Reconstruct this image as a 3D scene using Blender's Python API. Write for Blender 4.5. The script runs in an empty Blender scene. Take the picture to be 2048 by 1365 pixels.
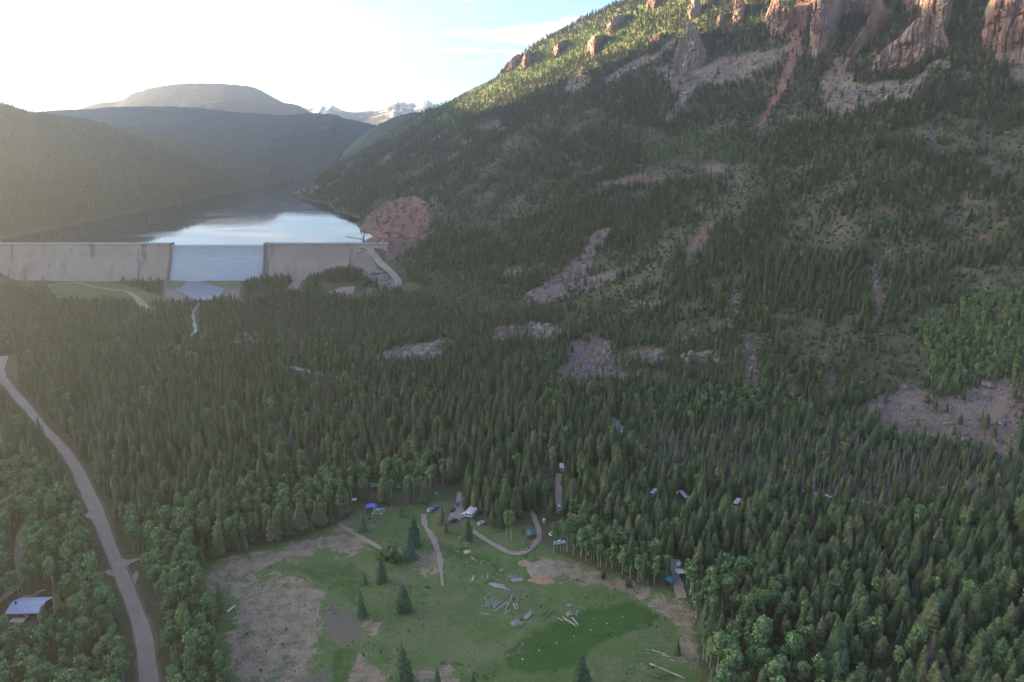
import bpy, math, random
import numpy as np
from mathutils import Vector

random.seed(11)
RNG = np.random.default_rng(11)
SC = bpy.context.scene
COL = SC.collection
R = math.radians

# ------------------------------------------------------------------ camera geometry
H, F, CX, CY = 230.0, 1384.0, 1024.0, 682.5
PIT = math.atan((CY - 270.0) / F)
CP, SP = math.cos(PIT), math.sin(PIT)

def proj(x, y, z):
    dz = np.asarray(z) - H
    zc = np.maximum(y * CP - dz * SP, 1.0)
    yc = y * SP + dz * CP
    return CX + F * x / zc, CY - F * yc / zc, zc

def ray(px, py):
    a, b = (px - CX) / F, (CY - py) / F
    d = (a, CP + b * SP, -SP + b * CP)
    return d[0] / d[1], d[2] / d[1]            # dx/dY, dz/dY

# ------------------------------------------------------------------ numpy noise
def _hash(ix, iy, seed):
    n = (ix.astype(np.int64) * 374761393 + iy.astype(np.int64) * 668265263 + seed * 1442695041) & 0xffffffff
    n = ((n ^ (n >> 13)) * 1274126177) & 0xffffffff
    return ((n ^ (n >> 16)) & 0xffff) / 65535.0

def vn(x, y, seed=0):
    ix, iy = np.floor(x), np.floor(y)
    fx, fy = x - ix, y - iy
    fx = fx * fx * fx * (fx * (fx * 6 - 15) + 10)
    fy = fy * fy * fy * (fy * (fy * 6 - 15) + 10)
    a, b = _hash(ix, iy, seed), _hash(ix + 1, iy, seed)
    c, d = _hash(ix, iy + 1, seed), _hash(ix + 1, iy + 1, seed)
    return (a * (1 - fx) + b * fx) * (1 - fy) + (c * (1 - fx) + d * fx) * fy

def fbm(x, y, seed=0, octv=4):
    s, a, t = 0.0, 1.0, 0.0
    for i in range(octv):
        s = s + a * vn(x, y, seed + i * 17)
        t += a
        x, y, a = x * 2.03 + 11.3, y * 2.03 - 7.1, a * 0.5
    return s / t

def ridged(x, y, seed=0, octv=4):
    s, a, t = 0.0, 1.0, 0.0
    for i in range(octv):
        s = s + a * (1 - np.abs(2 * vn(x, y, seed + i * 13) - 1))
        t += a
        x, y, a = x * 2.1 + 3.3, y * 2.1 + 5.1, a * 0.5
    return s / t

def sstep(a, b, v):
    t = np.clip((v - a) / (b - a), 0, 1)
    return t * t * (3 - 2 * t)

def smax(a, b, k):
    h = np.clip(0.5 + 0.5 * (a - b) / k, 0, 1)
    return b * (1 - h) + a * h + k * h * (1 - h)

# ------------------------------------------------------------------ terrain
TOE = [(1500, -420), (760, 150), (560, 330), (400, 482), (190, 640), (60, 865), (-90, 1000), (-190, 1075), (-290, 1120),
       (-363, 1231), (-452, 1466), (-582, 1741), (-712, 1966), (-826, 2246), (-930, 2560), (-1100, 3100), (-1500, 4600)]

def sd_poly(x, y, pts):
    best = np.full(x.shape, 1e18)
    sign = np.ones(x.shape)
    for (x0, y0), (x1, y1) in zip(pts, pts[1:]):
        ex, ey = x1 - x0, y1 - y0
        L2 = ex * ex + ey * ey
        t = np.clip(((x - x0) * ex + (y - y0) * ey) / L2, 0, 1)
        qx, qy = x - x0 - t * ex, y - y0 - t * ey
        d2 = qx * qx + qy * qy
        s = np.where(ex * (y - y0) - ey * (x - x0) > 0, -1.0, 1.0)
        m = d2 < best - 1e-6
        best = np.where(m, d2, best)
        sign = np.where(m, s, sign)
    return np.sqrt(best) * sign

FD = [-3000, -300, 0, 60, 250, 600, 800, 1200, 2500]
FH = [-400, -150, 0, 27, 107, 299, 440, 690, 1300]

def h_right(x, y):
    d = sd_poly(x, y, TOE)
    w = sstep(20, 180, d)
    d = d + 46 * (fbm(x / 170, y / 170, 3, 3) - .5) * w
    h = np.interp(d, FD, FH)
    h = h + w * (26 * (ridged(x / 260 + y / 900, y / 420, 9, 3) - .55) + 9 * (fbm(x / 45, y / 45, 21, 3) - .5))
    return h

def h_left(x, y):
    d = -900 + 60 * (fbm(y / 420, x / 900, 5, 2) - .5) - x
    w = sstep(10, 200, d)
    return 53 + np.where(d > 0, .45, .6) * d + w * (50 * (ridged(y / 380 + x / 1500, x / 800, 33, 3) - .55) + 8 * (fbm(x / 60, y / 60, 41, 2) - .5))

def march(fn, px, py, y0=300, y1=4500, n=1600):
    Y = np.geomspace(y0, y1, n)
    ax, az = ray(px, py)
    z = H + az * Y
    g = fn(ax * Y, Y)
    below = np.nonzero(g > z)[0]
    if len(below) == 0:
        return None
    i = max(below[0], 1)
    a, b = z[i - 1] - g[i - 1], g[i] - z[i]
    t = a / (a + b) if a + b > 0 else 0
    Yh = Y[i - 1] + t * (Y[i] - Y[i - 1])
    return ax * Yh, Yh, H + az * Yh

SKY_R = [(573, 388), (600, 380), (626, 370), (658, 358), (682, 337), (702, 318), (734, 294), (755, 274), (780, 262), (820, 244),
         (868, 215), (910, 200), (940, 191), (975, 171), (992, 163), (1010, 138), (1036, 112), (1097, 73), (1146, 51), (1190, 29), (1243, 6), (1290, -25), (1400, -70)]
SKY_L = [(-420, 130), (-250, 165), (-120, 187), (0, 206), (47, 221), (97, 228), (176, 240), (234, 256), (293, 264), (352, 277), (410, 293),
         (469, 314), (542, 336), (600, 357)]
capR = [q for q in (march(h_right, *p, y0=900) for p in SKY_R) if q]
capL = [q for q in (march(h_left, *p, y0=1200) for p in SKY_L) if q]
capR = sorted((q[0], q[1]) for q in capR)
capL = sorted((q[0], q[1]) for q in capL)
def smooth_cap(c):
    xs, ys = np.array([q[0] for q in c]), np.array([q[1] for q in c])
    return xs, ys
CRX, CRY = smooth_cap(capR)
CLX, CLY = smooth_cap(capL)

PINS = [(-238, 1150, 57.5, 48), (-196, 1088, 26, 34), (-172, 1064, 9, 30), (-300, 1095, 6, 45), (-268, 1052, 21, 40), (-366, 1062, 8, 34)]

def _h0(x, y):
    hr = h_right(x, y)
    yc = np.interp(x, CRX, CRY)
    back = h_right(x, yc) - .42 * (y - yc)
    hr = np.where(y > yc, np.minimum(hr, back), hr)
    hl = h_left(x, y)
    yl = np.interp(x, CLX, CLY)
    backl = h_left(x, yl) - .35 * (y - yl)
    hl = np.where(y > yl, np.minimum(hl, backl), hl)
    val = 7 * (fbm(x / 120, y / 120, 51, 4) - .5) * sstep(40, 200, np.hypot((x - 30) / 1.2, y - 420) - 120)
    val = val + sstep(2500, 4800, y) * 130 + 10 * np.exp(-(((x + 80) / 90) ** 2 + ((y - 740) / 60) ** 2))
    h = smax(val, hr, 9.0)
    return smax(h, hl, 12.0)

def _pin_amp():
    out = []
    for (x, y, z, r) in PINS:
        b = float(_h0(np.array([float(x)]), np.array([float(y)]))[0])
        for (x2, y2, a2, r2) in out:
            b += a2 * math.exp(-((x - x2) ** 2 + (y - y2) ** 2) / r2 ** 2)
        out.append((x, y, z - b, r))
    return out
PA = _pin_amp()

def hgt(x, y):
    h = _h0(x, y)
    for (px, py, a, r) in PA:
        h = h + a * np.exp(-((x - px) ** 2 + (y - py) ** 2) / r ** 2)
    return h

TY = np.geomspace(70, 5200, 700)
TK = np.linspace(-1.15, 1.1, 660)
TX2, TY2 = TY[:, None] * TK[None, :], np.repeat(TY[:, None], len(TK), 1)
TZ = hgt(TX2, TY2)
_LY0, _LYS, _KS = math.log(TY[0]), math.log(TY[1] / TY[0]), TK[1] - TK[0]

def hfast(x, y):
    """height read from the terrain grid"""
    x, y = np.asarray(x, float), np.maximum(np.asarray(y, float), 70.5)
    r = np.clip((np.log(y) - _LY0) / _LYS, 0, len(TY) - 1.001)
    c = np.clip((x / y - TK[0]) / _KS, 0, len(TK) - 1.001)
    i, j = r.astype(int), c.astype(int)
    fr, fc = r - i, c - j
    return (TZ[i, j] * (1 - fc) + TZ[i, j + 1] * fc) * (1 - fr) + (TZ[i + 1, j] * (1 - fc) + TZ[i + 1, j + 1] * fc) * fr

def hz(x, y):
    return float(hfast(np.array([float(x)]), np.array([float(y)]))[0])

def ground(px, py):
    q = march(hfast, px, py, y0=120, y1=4800)
    if q is None:
        raise ValueError('no ground at %s %s' % (px, py))
    return q

# ------------------------------------------------------------------ tagging and mesh helpers
def tag(o, label=None, cat=None, group=None, kind=None):
    if label: o['label'] = label
    if cat: o['category'] = cat
    if group: o['group'] = group
    if kind: o['kind'] = kind
    return o

def link(name, mesh, mat=None, parent=None):
    o = bpy.data.objects.new(name, mesh)
    COL.objects.link(o)
    if mat is not None:
        mesh.materials.clear()
        for m in (mat if isinstance(mat, (list, tuple)) else [mat]):
            mesh.materials.append(m)
    if parent is not None:
        o.parent = parent
    return o

def empty(name, loc, rz=0.0):
    o = bpy.data.objects.new(name, None)
    o.empty_display_size = 1
    COL.objects.link(o)
    o.location = loc
    o.rotation_euler = (0, 0, rz)
    return o

class MB:
    def __init__(s):
        s.v, s.f, s.m = [], [], []
    def add(s, vs, fs, mi=0):
        b = len(s.v)
        s.v.extend(vs)
        for f in fs:
            s.f.append(tuple(i + b for i in f))
            s.m.append(mi)
    def box(s, x0, x1, y0, y1, z0, z1, mi=0):
        s.add([(x0, y0, z0), (x1, y0, z0), (x1, y1, z0), (x0, y1, z0), (x0, y0, z1), (x1, y0, z1), (x1, y1, z1), (x0, y1, z1)],
              [(0, 3, 2, 1), (4, 5, 6, 7), (0, 1, 5, 4), (1, 2, 6, 5), (2, 3, 7, 6), (3, 0, 4, 7)], mi)
    def tube(s, p, q, r0, r1, n=8, mi=0, cap=True):
        p, q = Vector(p), Vector(q)
        d = (q - p).normalized()
        a = d.orthogonal().normalized()
        b = d.cross(a)
        vs = []
        for c, r in ((p, r0), (q, r1)):
            for i in range(n):
                t = 2 * math.pi * i / n
                vs.append(tuple(c + a * (r * math.cos(t)) + b * (r * math.sin(t))))
        fs = [(i, (i + 1) % n, n + (i + 1) % n, n + i) for i in range(n)]
        if cap:
            fs += [tuple(range(n - 1, -1, -1)), tuple(range(n, 2 * n))]
        s.add(vs, fs, mi)
    def prism(s, poly, y0, y1, mi=0):
        """polygon in x,z extruded along y"""
        n = len(poly)
        vs = [(x, y0, z) for x, z in poly] + [(x, y1, z) for x, z in poly]
        fs = [(i, (i + 1) % n, n + (i + 1) % n, n + i) for i in range(n)] + [tuple(range(n - 1, -1, -1)), tuple(range(n, 2 * n))]
        s.add(vs, fs, mi)
    def mesh(s, name, smooth=False):
        me = bpy.data.meshes.new(name)
        me.from_pydata([tuple(v) for v in s.v], [], s.f)
        if any(s.m):
            me.polygons.foreach_set('material_index', np.array(s.m, dtype=np.int32))
        if smooth:
            me.polygons.foreach_set('use_smooth', np.ones(len(me.polygons), dtype=bool))
        me.update()
        return me
    def build(s, name, mat, parent=None, smooth=False):
        return link(name, s.mesh(name, smooth), mat, parent)

def grid_mesh(name, X, Y, Z, smooth=True):
    nr, nc = X.shape
    me = bpy.data.meshes.new(name)
    n = nr * nc
    me.vertices.add(n)
    me.vertices.foreach_set('co', np.stack([X, Y, Z], -1).astype(np.float32).ravel())
    i = np.arange(n).reshape(nr, nc)
    q = np.stack([i[:-1, :-1], i[:-1, 1:], i[1:, 1:], i[1:, :-1]], -1).reshape(-1, 4)
    me.loops.add(q.size)
    me.loops.foreach_set('vertex_index', q.astype(np.int32).ravel())
    me.polygons.add(len(q))
    me.polygons.foreach_set('loop_start', (np.arange(len(q)) * 4).astype(np.int32))
    me.polygons.foreach_set('loop_total', np.full(len(q), 4, dtype=np.int32))
    me.polygons.foreach_set('use_smooth', np.full(len(q), smooth, dtype=bool))
    me.update()
    me.validate()
    return me

# ------------------------------------------------------------------ materials
def srgb(r, g, b):
    f = lambda c: (c / 255 / 12.92) if c / 255 <= .04045 else ((c / 255 + .055) / 1.055) ** 2.4
    return (f(r), f(g), f(b), 1)

class NT:
    def __init__(s, name):
        s.m = bpy.data.materials.new(name)
        s.m.use_nodes = True
        s.t = s.m.node_tree
        s.b = s.t.nodes['Principled BSDF']
        s.b.inputs['Roughness'].default_value = .9
        s.b.inputs['Specular IOR Level'].default_value = .2
    def n(s, typ, **kw):
        nd = s.t.nodes.new(typ)
        for k, v in kw.items():
            setattr(nd, k, v)
        return nd
    def l(s, a, b):
        s.t.links.new(a, b)
    def val(s, sock, v):
        if hasattr(v, 'is_linked') or hasattr(v, 'links'):
            s.l(v, sock)
        else:
            sock.default_value = v
    def math(s, op, a, b=0.0, clamp=False):
        nd = s.n('ShaderNodeMath', operation=op, use_clamp=clamp)
        s.val(nd.inputs[0], a)
        s.val(nd.inputs[1], b)
        return nd.outputs[0]
    def noise(s, vec, scale, detail=4, rough=.55, dist=0.0):
        nd = s.n('ShaderNodeTexNoise')
        nd.inputs['Scale'].default_value = scale
        nd.inputs['Detail'].default_value = detail
        nd.inputs['Roughness'].default_value = rough
        nd.inputs['Distortion'].default_value = dist
        if vec is not None:
            s.l(vec, nd.inputs['Vector'])
        return nd.outputs[0]
    def mix(s, fac, a, b):
        nd = s.n('ShaderNodeMix', data_type='RGBA')
        s.val(nd.inputs['Factor'], fac)
        s.val(nd.inputs['A'], a)
        s.val(nd.inputs['B'], b)
        return nd.outputs['Result']
    def ramp(s, fac, stops):
        nd = s.n('ShaderNodeValToRGB')
        e = nd.color_ramp.elements
        while len(e) < len(stops):
            e.new(.5)
        for k, (p, c) in zip(e, stops):
            k.position = p
            k.color = c
        s.l(fac, nd.inputs[0])
        return nd.outputs[0]
    def smooth(s, v, a, b):
        nd = s.n('ShaderNodeMapRange', interpolation_type='SMOOTHSTEP')
        s.l(v, nd.inputs['Value'])
        nd.inputs['From Min'].default_value = a
        nd.inputs['From Max'].default_value = b
        return nd.outputs[0]
    def bump(s, h, strength, dist=1.0):
        nd = s.n('ShaderNodeBump')
        nd.inputs['Strength'].default_value = strength
        nd.inputs['Distance'].default_value = dist
        s.l(h, nd.inputs['Height'])
        s.l(nd.outputs[0], s.b.inputs['Normal'])
    def pos(s):
        return s.n('ShaderNodeNewGeometry').outputs['Position']
    def objc(s):
        return s.n('ShaderNodeTexCoord').outputs['Object']
    def mapping(s, vec, scale):
        nd = s.n('ShaderNodeMapping')
        nd.inputs['Scale'].default_value = scale
        s.l(vec, nd.inputs['Vector'])
        return nd.outputs[0]
    def color(s, c):
        s.val(s.b.inputs['Base Color'], c)
        return s.m

def rgb(*c):
    return (c[0], c[1], c[2], 1)

def m_simple(name, a, b, scale=2.0, rough=.85, spec=.2, metal=0.0, bump=0.0):
    t = NT(name)
    v = t.objc()
    f = t.smooth(t.noise(v, scale, 5, .6), .35, .65)
    t.color(t.mix(f, a, b))
    t.b.inputs['Roughness'].default_value = rough
    t.b.inputs['Specular IOR Level'].default_value = spec
    t.b.inputs['Metallic'].default_value = metal
    if bump:
        t.bump(t.noise(v, scale * 3, 4), bump, .1)
    return t.m

def m_foliage(name, c0, c1, c2, sc=.9):
    t = NT(name)
    rnd = t.n('ShaderNodeObjectInfo').outputs['Random']
    base = t.ramp(rnd, [(0, c0), (.5, c1), (1, c2)])
    v = t.objc()
    f = t.smooth(t.noise(v, sc, 3, .6), .3, .7)
    hsv = t.n('ShaderNodeHueSaturation')
    t.l(base, hsv.inputs['Color'])
    vm = t.n('ShaderNodeMapRange')
    t.l(f, vm.inputs['Value'])
    vm.inputs['To Min'].default_value, vm.inputs['To Max'].default_value = .72, 1.35
    t.l(vm.outputs[0], hsv.inputs['Value'])
    hm = t.n('ShaderNodeMapRange')
    t.l(t.math('FRACT', t.math('MULTIPLY', rnd, 7.31)), hm.inputs['Value'])
    hm.inputs['To Min'].default_value, hm.inputs['To Max'].default_value = .485, .515
    t.l(hm.outputs[0], hsv.inputs['Hue'])
    t.color(hsv.outputs[0])
    t.b.inputs['Specular IOR Level'].default_value = .1
    return t.m

M = {}
M['conifer'] = m_foliage('conifer_needles', rgb(.044, .080, .044), rgb(.062, .104, .050), rgb(.100, .122, .058))
M['pineneedle'] = m_foliage('pine_needles', rgb(.056, .088, .044), rgb(.080, .110, .052), rgb(.112, .128, .066))
M['bluespruce'] = m_foliage('blue_spruce_needles', rgb(.040, .082, .062), rgb(.045, .09, .066), rgb(.05, .095, .07))
M['aspen'] = m_foliage('aspen_leaves', rgb(.090, .155, .064), rgb(.120, .192, .078), rgb(.158, .220, .098), .7)
M['shrub'] = m_foliage('shrub_leaves', rgb(.045, .085, .035), rgb(.06, .105, .042), rgb(.085, .115, .05), .9)
M['deadneedle'] = m_foliage('dead_needles', rgb(.13, .125, .12), rgb(.16, .15, .15), rgb(.19, .165, .15), .9)
M['bark'] = m_simple('conifer_bark', rgb(.07, .055, .042), rgb(.11, .09, .07), 3)
M['aspenbark'] = m_simple('aspen_bark', rgb(.42, .42, .36), rgb(.30, .30, .25), 3)
M['deadwood'] = m_simple('dead_wood', rgb(.22, .21, .2), rgb(.30, .28, .26), 3)
M['log'] = m_simple('weathered_log', rgb(.30, .29, .25), rgb(.42, .40, .34), 1.2)
M['oldlog'] = m_simple('grey_board', rgb(.26, .24, .25), rgb(.36, .34, .35), 1.2)
M['darklog'] = m_simple('mossy_log', rgb(.06, .08, .05), rgb(.10, .11, .07), 1.2)
M['white'] = m_simple('white_paint', rgb(.62, .62, .64), rgb(.54, .54, .57), .6, .4, .5)
M['glass'] = m_simple('dark_glass', rgb(.015, .018, .022), rgb(.03, .03, .035), 1, .1, .5)
M['rubber'] = m_simple('tyre_rubber', rgb(.02, .02, .02), rgb(.035, .035, .035), 3)
M['metalgrey'] = m_simple('grey_metal', rgb(.35, .36, .38), rgb(.28, .29, .31), 2, .5, .5, .3)
M['dark'] = m_simple('dark_paint', rgb(.025, .025, .028), rgb(.04, .04, .042), 1, .35, .5)
M['blue'] = m_simple('blue_paint', rgb(.06, .09, .28), rgb(.08, .11, .32), 1, .35, .5)
M['slateblue'] = m_simple('slate_blue_paint', rgb(.17, .19, .30), rgb(.2, .22, .33), 1, .35, .5)
M['tarp'] = m_simple('blue_tarp', rgb(.10, .12, .46), rgb(.14, .16, .54), .8, .6, .3)
M['teal'] = m_simple('teal_canvas', rgb(.02, .17, .20), rgb(.03, .21, .24), .8, .7, .2)
M['redwood'] = m_simple('red_board_wall', rgb(.16, .045, .035), rgb(.21, .06, .045), 1.5)
M['brownwood'] = m_simple('brown_board_wall', rgb(.12, .08, .06), rgb(.17, .11, .08), 1.5)
M['tealroof'] = m_simple('teal_metal_roof', rgb(.03, .12, .15), rgb(.04, .15, .18), 1.2, .6, .3)
M['housroof'] = m_simple('pale_metal_roof', rgb(.36, .39, .55), rgb(.42, .45, .60), .5, .55, .4)
M['cream'] = m_simple('cream_panel', rgb(.6, .56, .46), rgb(.52, .48, .4), 1)
M['ash'] = m_simple('ash_heap_grey', rgb(.20, .165, .135), rgb(.28, .23, .19), .7, .95, .05, 0, .6)
M['char'] = m_simple('charred_wood', rgb(.015, .014, .013), rgb(.04, .035, .03), 1.5)
M['orangedirt'] = m_simple('orange_dirt', rgb(.34, .20, .13), rgb(.30, .17, .11), .8, .95, .05, 0, .4)
M['sawdust'] = m_simple('sawdust_tan', rgb(.50, .40, .22), rgb(.42, .33, .18), 1, .95, .05, 0, .4)
M['plaster'] = m_simple('pale_concrete', rgb(.46, .44, .42), rgb(.38, .37, .35), .5)

def m_rock(name, grey, red, sx=.05):
    t = NT(name)
    p = t.pos()
    big = t.noise(p, .018, 4, .6, .5)
    st = t.noise(t.mapping(p, (.035, .035, .16)), 1.0, 5, .65, .6)
    c = t.mix(t.smooth(big, .42, .60), red, grey)
    c = t.mix(t.math('MULTIPLY', t.smooth(st, .5, .68), .65), c, rgb(grey[0] * 1.15, grey[1] * 1.12, grey[2] * 1.05))
    fine = t.noise(p, .45, 5, .7)
    hsv = t.n('ShaderNodeHueSaturation')
    t.l(c, hsv.inputs['Color'])
    mr = t.n('ShaderNodeMapRange')
    t.l(fine, mr.inputs['Value'])
    mr.inputs['From Min'].default_value, mr.inputs['From Max'].default_value = .25, .75
    mr.inputs['To Min'].default_value, mr.inputs['To Max'].default_value = .65, 1.3
    t.l(mr.outputs[0], hsv.inputs['Value'])
    t.color(hsv.outputs[0])
    t.bump(t.noise(p, .3, 6, .7), .9, 2.0)
    return t.m
M['cliff'] = m_rock('red_buff_cliff', rgb(.235, .19, .165), rgb(.195, .108, .094))
M['outcrop'] = m_rock('pale_outcrop', rgb(.23, .205, .19), rgb(.18, .135, .12))
M['redrock'] = m_rock('red_cutting_rock', rgb(.17, .125, .125), rgb(.205, .10, .088))
M['talus'] = m_simple('talus_rock', rgb(.145, .118, .118), rgb(.205, .170, .165), .6, .95, .1, 0, .5)

# asphalt, dirt tracks
def m_road(name, a, b, streak):
    t = NT(name)
    p = t.pos()
    c = t.mix(t.smooth(t.noise(p, .12, 5, .65), .35, .68), a, b)
    c = t.mix(t.math('MULTIPLY', t.smooth(t.noise(p, 1.3, 4, .7), .55, .75), .4), c, streak)
    t.color(c)
    t.bump(t.noise(p, 2.0, 4), .3, .1)
    return t.m
M['asphalt'] = m_road('worn_asphalt', rgb(.285, .228, .200), rgb(.33, .265, .232), rgb(.225, .182, .162))
M['gravel'] = m_road('gravel_track', rgb(.25, .205, .175), rgb(.30, .245, .205), rgb(.19, .15, .13))
M['pad'] = m_road('red_gravel', rgb(.36, .22, .19), rgb(.33, .25, .21), rgb(.28, .2, .17))

# ------------------------------------------------------------------ image-traced regions of the ground (projected on the terrain)
def P_(s):
    a = [float(v) for v in s.replace(',', ' ').split()]
    return list(zip(a[::2], a[1::2]))

MEADOW = P_('398 1152 430 1122 520 1097 600 1077 680 1047 722 1022 790 1013 850 1010 905 1000 950 1046 1000 1058 1060 1050 1092 1092 1130 1112 1200 1142 1290 1172 1350 1184 1382 1212 1392 1262 1404 1365 1410 1600 470 1600 462 1365 432 1290 442 1240 415 1200')
TAN = [P_('460 1165 560 1148 610 1165 652 1192 648 1250 640 1310 610 1365 480 1365 466 1340 445 1262 470 1230'),
       P_('400 1160 430 1130 520 1100 600 1082 660 1075 640 1100 560 1125 480 1150 430 1185'),
       P_('640 1085 690 1060 715 1075 760 1096 720 1100 705 1115 660 1108'),
       P_('824 1128 850 1100 875 1110 878 1140 845 1148'),
       P_('715 1245 755 1248 752 1272 718 1270'), P_('718 1312 760 1330 790 1365 700 1365'),
       P_('1080 1112 1200 1148 1300 1180 1352 1200 1384 1230 1390 1330 1370 1330 1350 1250 1300 1212 1200 1170 1130 1145 1085 1125'),
       P_('800 1345 900 1330 930 1365 800 1365')]
PURP = [P_('1253 1270 1280 1264 1336 1270 1322 1280 1262 1284'), P_('660 1195 720 1240 722 1290 650 1290 645 1240'),
        P_('600 1355 660 1330 660 1420 590 1420'), P_('890 1018 920 1000 922 1050 902 1052')]
LUSH = [P_('1005 1300 1060 1270 1130 1240 1200 1212 1270 1200 1316 1225 1300 1255 1200 1290 1140 1330 1060 1350 1010 1340'),
        P_('880 1085 940 1085 1030 1130 1010 1150 930 1140 890 1120'), P_('540 1125 700 1115 740 1160 740 1240 660 1185 590 1150'),
        P_('650 1290 720 1290 715 1400 650 1400'), P_('770 640 830 615 850 650 800 668')]
SCREE = [P_('1685 107 1666 128 1642 155 1642 187 1650 214 1674 235 1687 238 1722 222 1768 206 1821 198 1848 166 1883 145 1901 123 1872 126 1845 150 1816 161 1768 163 1730 171 1714 166 1714 145 1687 147 1682 128'),
         P_('1311 141 1337 126 1375 138 1410 129 1439 111 1527 103 1583 85 1586 100 1557 123 1498 149 1457 173 1410 176 1378 199 1363 226 1337 243 1325 237 1349 220 1357 193 1337 164'),
         P_('1126 167 1150 150 1185 155 1180 170 1150 190 1130 190'),
         P_('1205 164 1249 129 1293 114 1346 82 1360 76 1352 94 1302 123 1258 147 1217 167'),
         P_('1216 453 1222 473 1186 514 1169 555 1257 532 1280 520 1274 538 1198 573 1157 593 1125 605 1090 608 1037 608 1060 581 1081 573 1116 549 1157 514 1181 473'),
         P_('1140 690 1180 665 1230 690 1235 730 1260 760 1230 775 1130 770 1118 745'),
         P_('1734 805 1780 789 1821 764 1871 797 1912 799 1966 768 2012 764 2060 795 2045 814 2040 880 2012 913 1945 901 1879 888 1800 884 1759 872 1734 847'),
         P_('1468 552 1482 552 1478 640 1455 632'), P_('1490 665 1506 665 1518 790 1490 780'), P_('1646 672 1655 672 1666 800 1640 795 1650 740'),
         P_('1700 680 1715 690 1722 750 1728 770 1716 775 1712 730'), P_('1575 745 1590 745 1600 795 1570 790'),
         P_('1740 520 1758 525 1760 580 1775 590 1755 640 1745 640 1742 580'), P_('830 690 905 676 890 720 840 740 820 725'),
         P_('1260 600 1340 600 1320 625 1270 620'), P_('955 255 1000 240 1010 260 970 265'), P_('2005 130 2060 128 2060 175 2020 165'),
         P_('1420 640 1460 636 1470 660 1430 664'), P_('1390 330 1450 325 1448 350 1395 352'), P_('690 590 760 570 770 592 700 605')]
REDS = [P_('716 455 740 425 775 405 820 392 850 400 866 430 858 470 830 500 800 512 775 520 760 500 738 484 722 470'),
        P_('1412 446 1430 444 1426 465 1402 500 1380 535 1366 530 1375 500 1395 465'),
        P_('1590 0 1625 0 1612 60 1598 110 1580 150 1560 195 1528 245 1510 252 1518 232 1548 190 1570 130 1580 80'),
        P_('1565 475 1580 480 1577 505 1566 520'), P_('1296 745 1325 735 1332 755 1310 775'), P_('1984 315 1996 320 2000 352 1990 350'),
        P_('575 388 600 370 640 366 640 380 605 390 585 396'), P_('1240 700 1330 692 1330 715 1250 722'), P_('1925 390 1940 385 1940 440 1926 440'),
        P_('1000 540 1040 530 1046 545 1005 556'), P_('1180 370 1260 350 1330 345 1330 362 1240 372')]
PALE = [P_('985 672 1020 652 1060 650 1110 652 1132 668 1110 680 1050 678 1000 690'), P_('750 712 800 692 850 690 850 722 770 730'),
        P_('1360 706 1440 706 1440 728 1370 724'), P_('470 668 530 668 530 688 470 686'), P_('690 500 735 496 760 540 780 560 800 580 780 590 740 560 700 530')]
LITZ = [P_('860 240 1000 150 1090 80 1250 5 1400 -60 1420 56 1300 92 1200 114 1100 146 1000 200 900 250')]  # sunlit slope: lighter grass and shrubs, with sunlight painted into the ground colour
FIELD = [P_('92 570 180 556 262 574 300 588 350 600 300 606 240 600 120 600'), P_('1600 1080 1650 1088 1690 1112 1660 1130 1610 1110'),
         P_('800 572 822 564 842 576 812 588')]
PADS = [P_('650 585 690 572 712 572 706 590'), P_('325 560 480 560 480 600 330 604')]

def poly_sd(px, py, poly):
    n = len(poly)
    inside = np.zeros(px.shape, bool)
    best = np.full(px.shape, 1e18)
    for i in range(n):
        x0, y0 = poly[i]
        x1, y1 = poly[(i + 1) % n]
        c = (y0 > py) != (y1 > py)
        with np.errstate(divide='ignore', invalid='ignore'):
            xi = x0 + (py - y0) * (x1 - x0) / (y1 - y0 if y1 != y0 else 1e-9)
        inside ^= c & (px < xi)
        ex, ey = x1 - x0, y1 - y0
        t = np.clip(((px - x0) * ex + (py - y0) * ey) / max(ex * ex + ey * ey, 1e-9), 0, 1)
        best = np.minimum(best, (px - x0 - t * ex) ** 2 + (py - y0 - t * ey) ** 2)
    d = np.sqrt(best)
    return np.where(inside, d, -d)

def warp(px, py, x, y, amp=13):
    return px + amp * 2 * (fbm(x / 26, y / 26, 301, 4) - .5), py + amp * 1.4 * (fbm(x / 26, y / 26, 311, 4) - .5)

def mask(px, py, polys, w):
    out = np.zeros(px.shape)
    for poly in polys:
        xs, ys = [p[0] for p in poly], [p[1] for p in poly]
        m = (px > min(xs) - w) & (px < max(xs) + w) & (py > min(ys) - w) & (py < max(ys) + w)
        if m.any():
            v = sstep(-w, w, poly_sd(px[m], py[m], poly))
            out[m] = np.maximum(out[m], v)
    return out

_px, _py, _ = proj(TX2.ravel(), TY2.ravel(), TZ.ravel())
_wx, _wy = warp(_px, _py, TX2.ravel(), TY2.ravel())
_m = (mask(_wx, _wy, [REDS[0]], 10) * 1.0 + mask(_wx, _wy, PALE + REDS[1:], 6) * .6 + mask(_wx, _wy, SCREE, 6) * .22).reshape(TX2.shape) * (TY2 < 2350)
TZ += _m * ((ridged(TX2 / 30, TY2 / 44, 401, 4) - .55) * 15 + (fbm(TX2 / 9, TY2 / 9, 411, 2) - .5) * 5)

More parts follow.
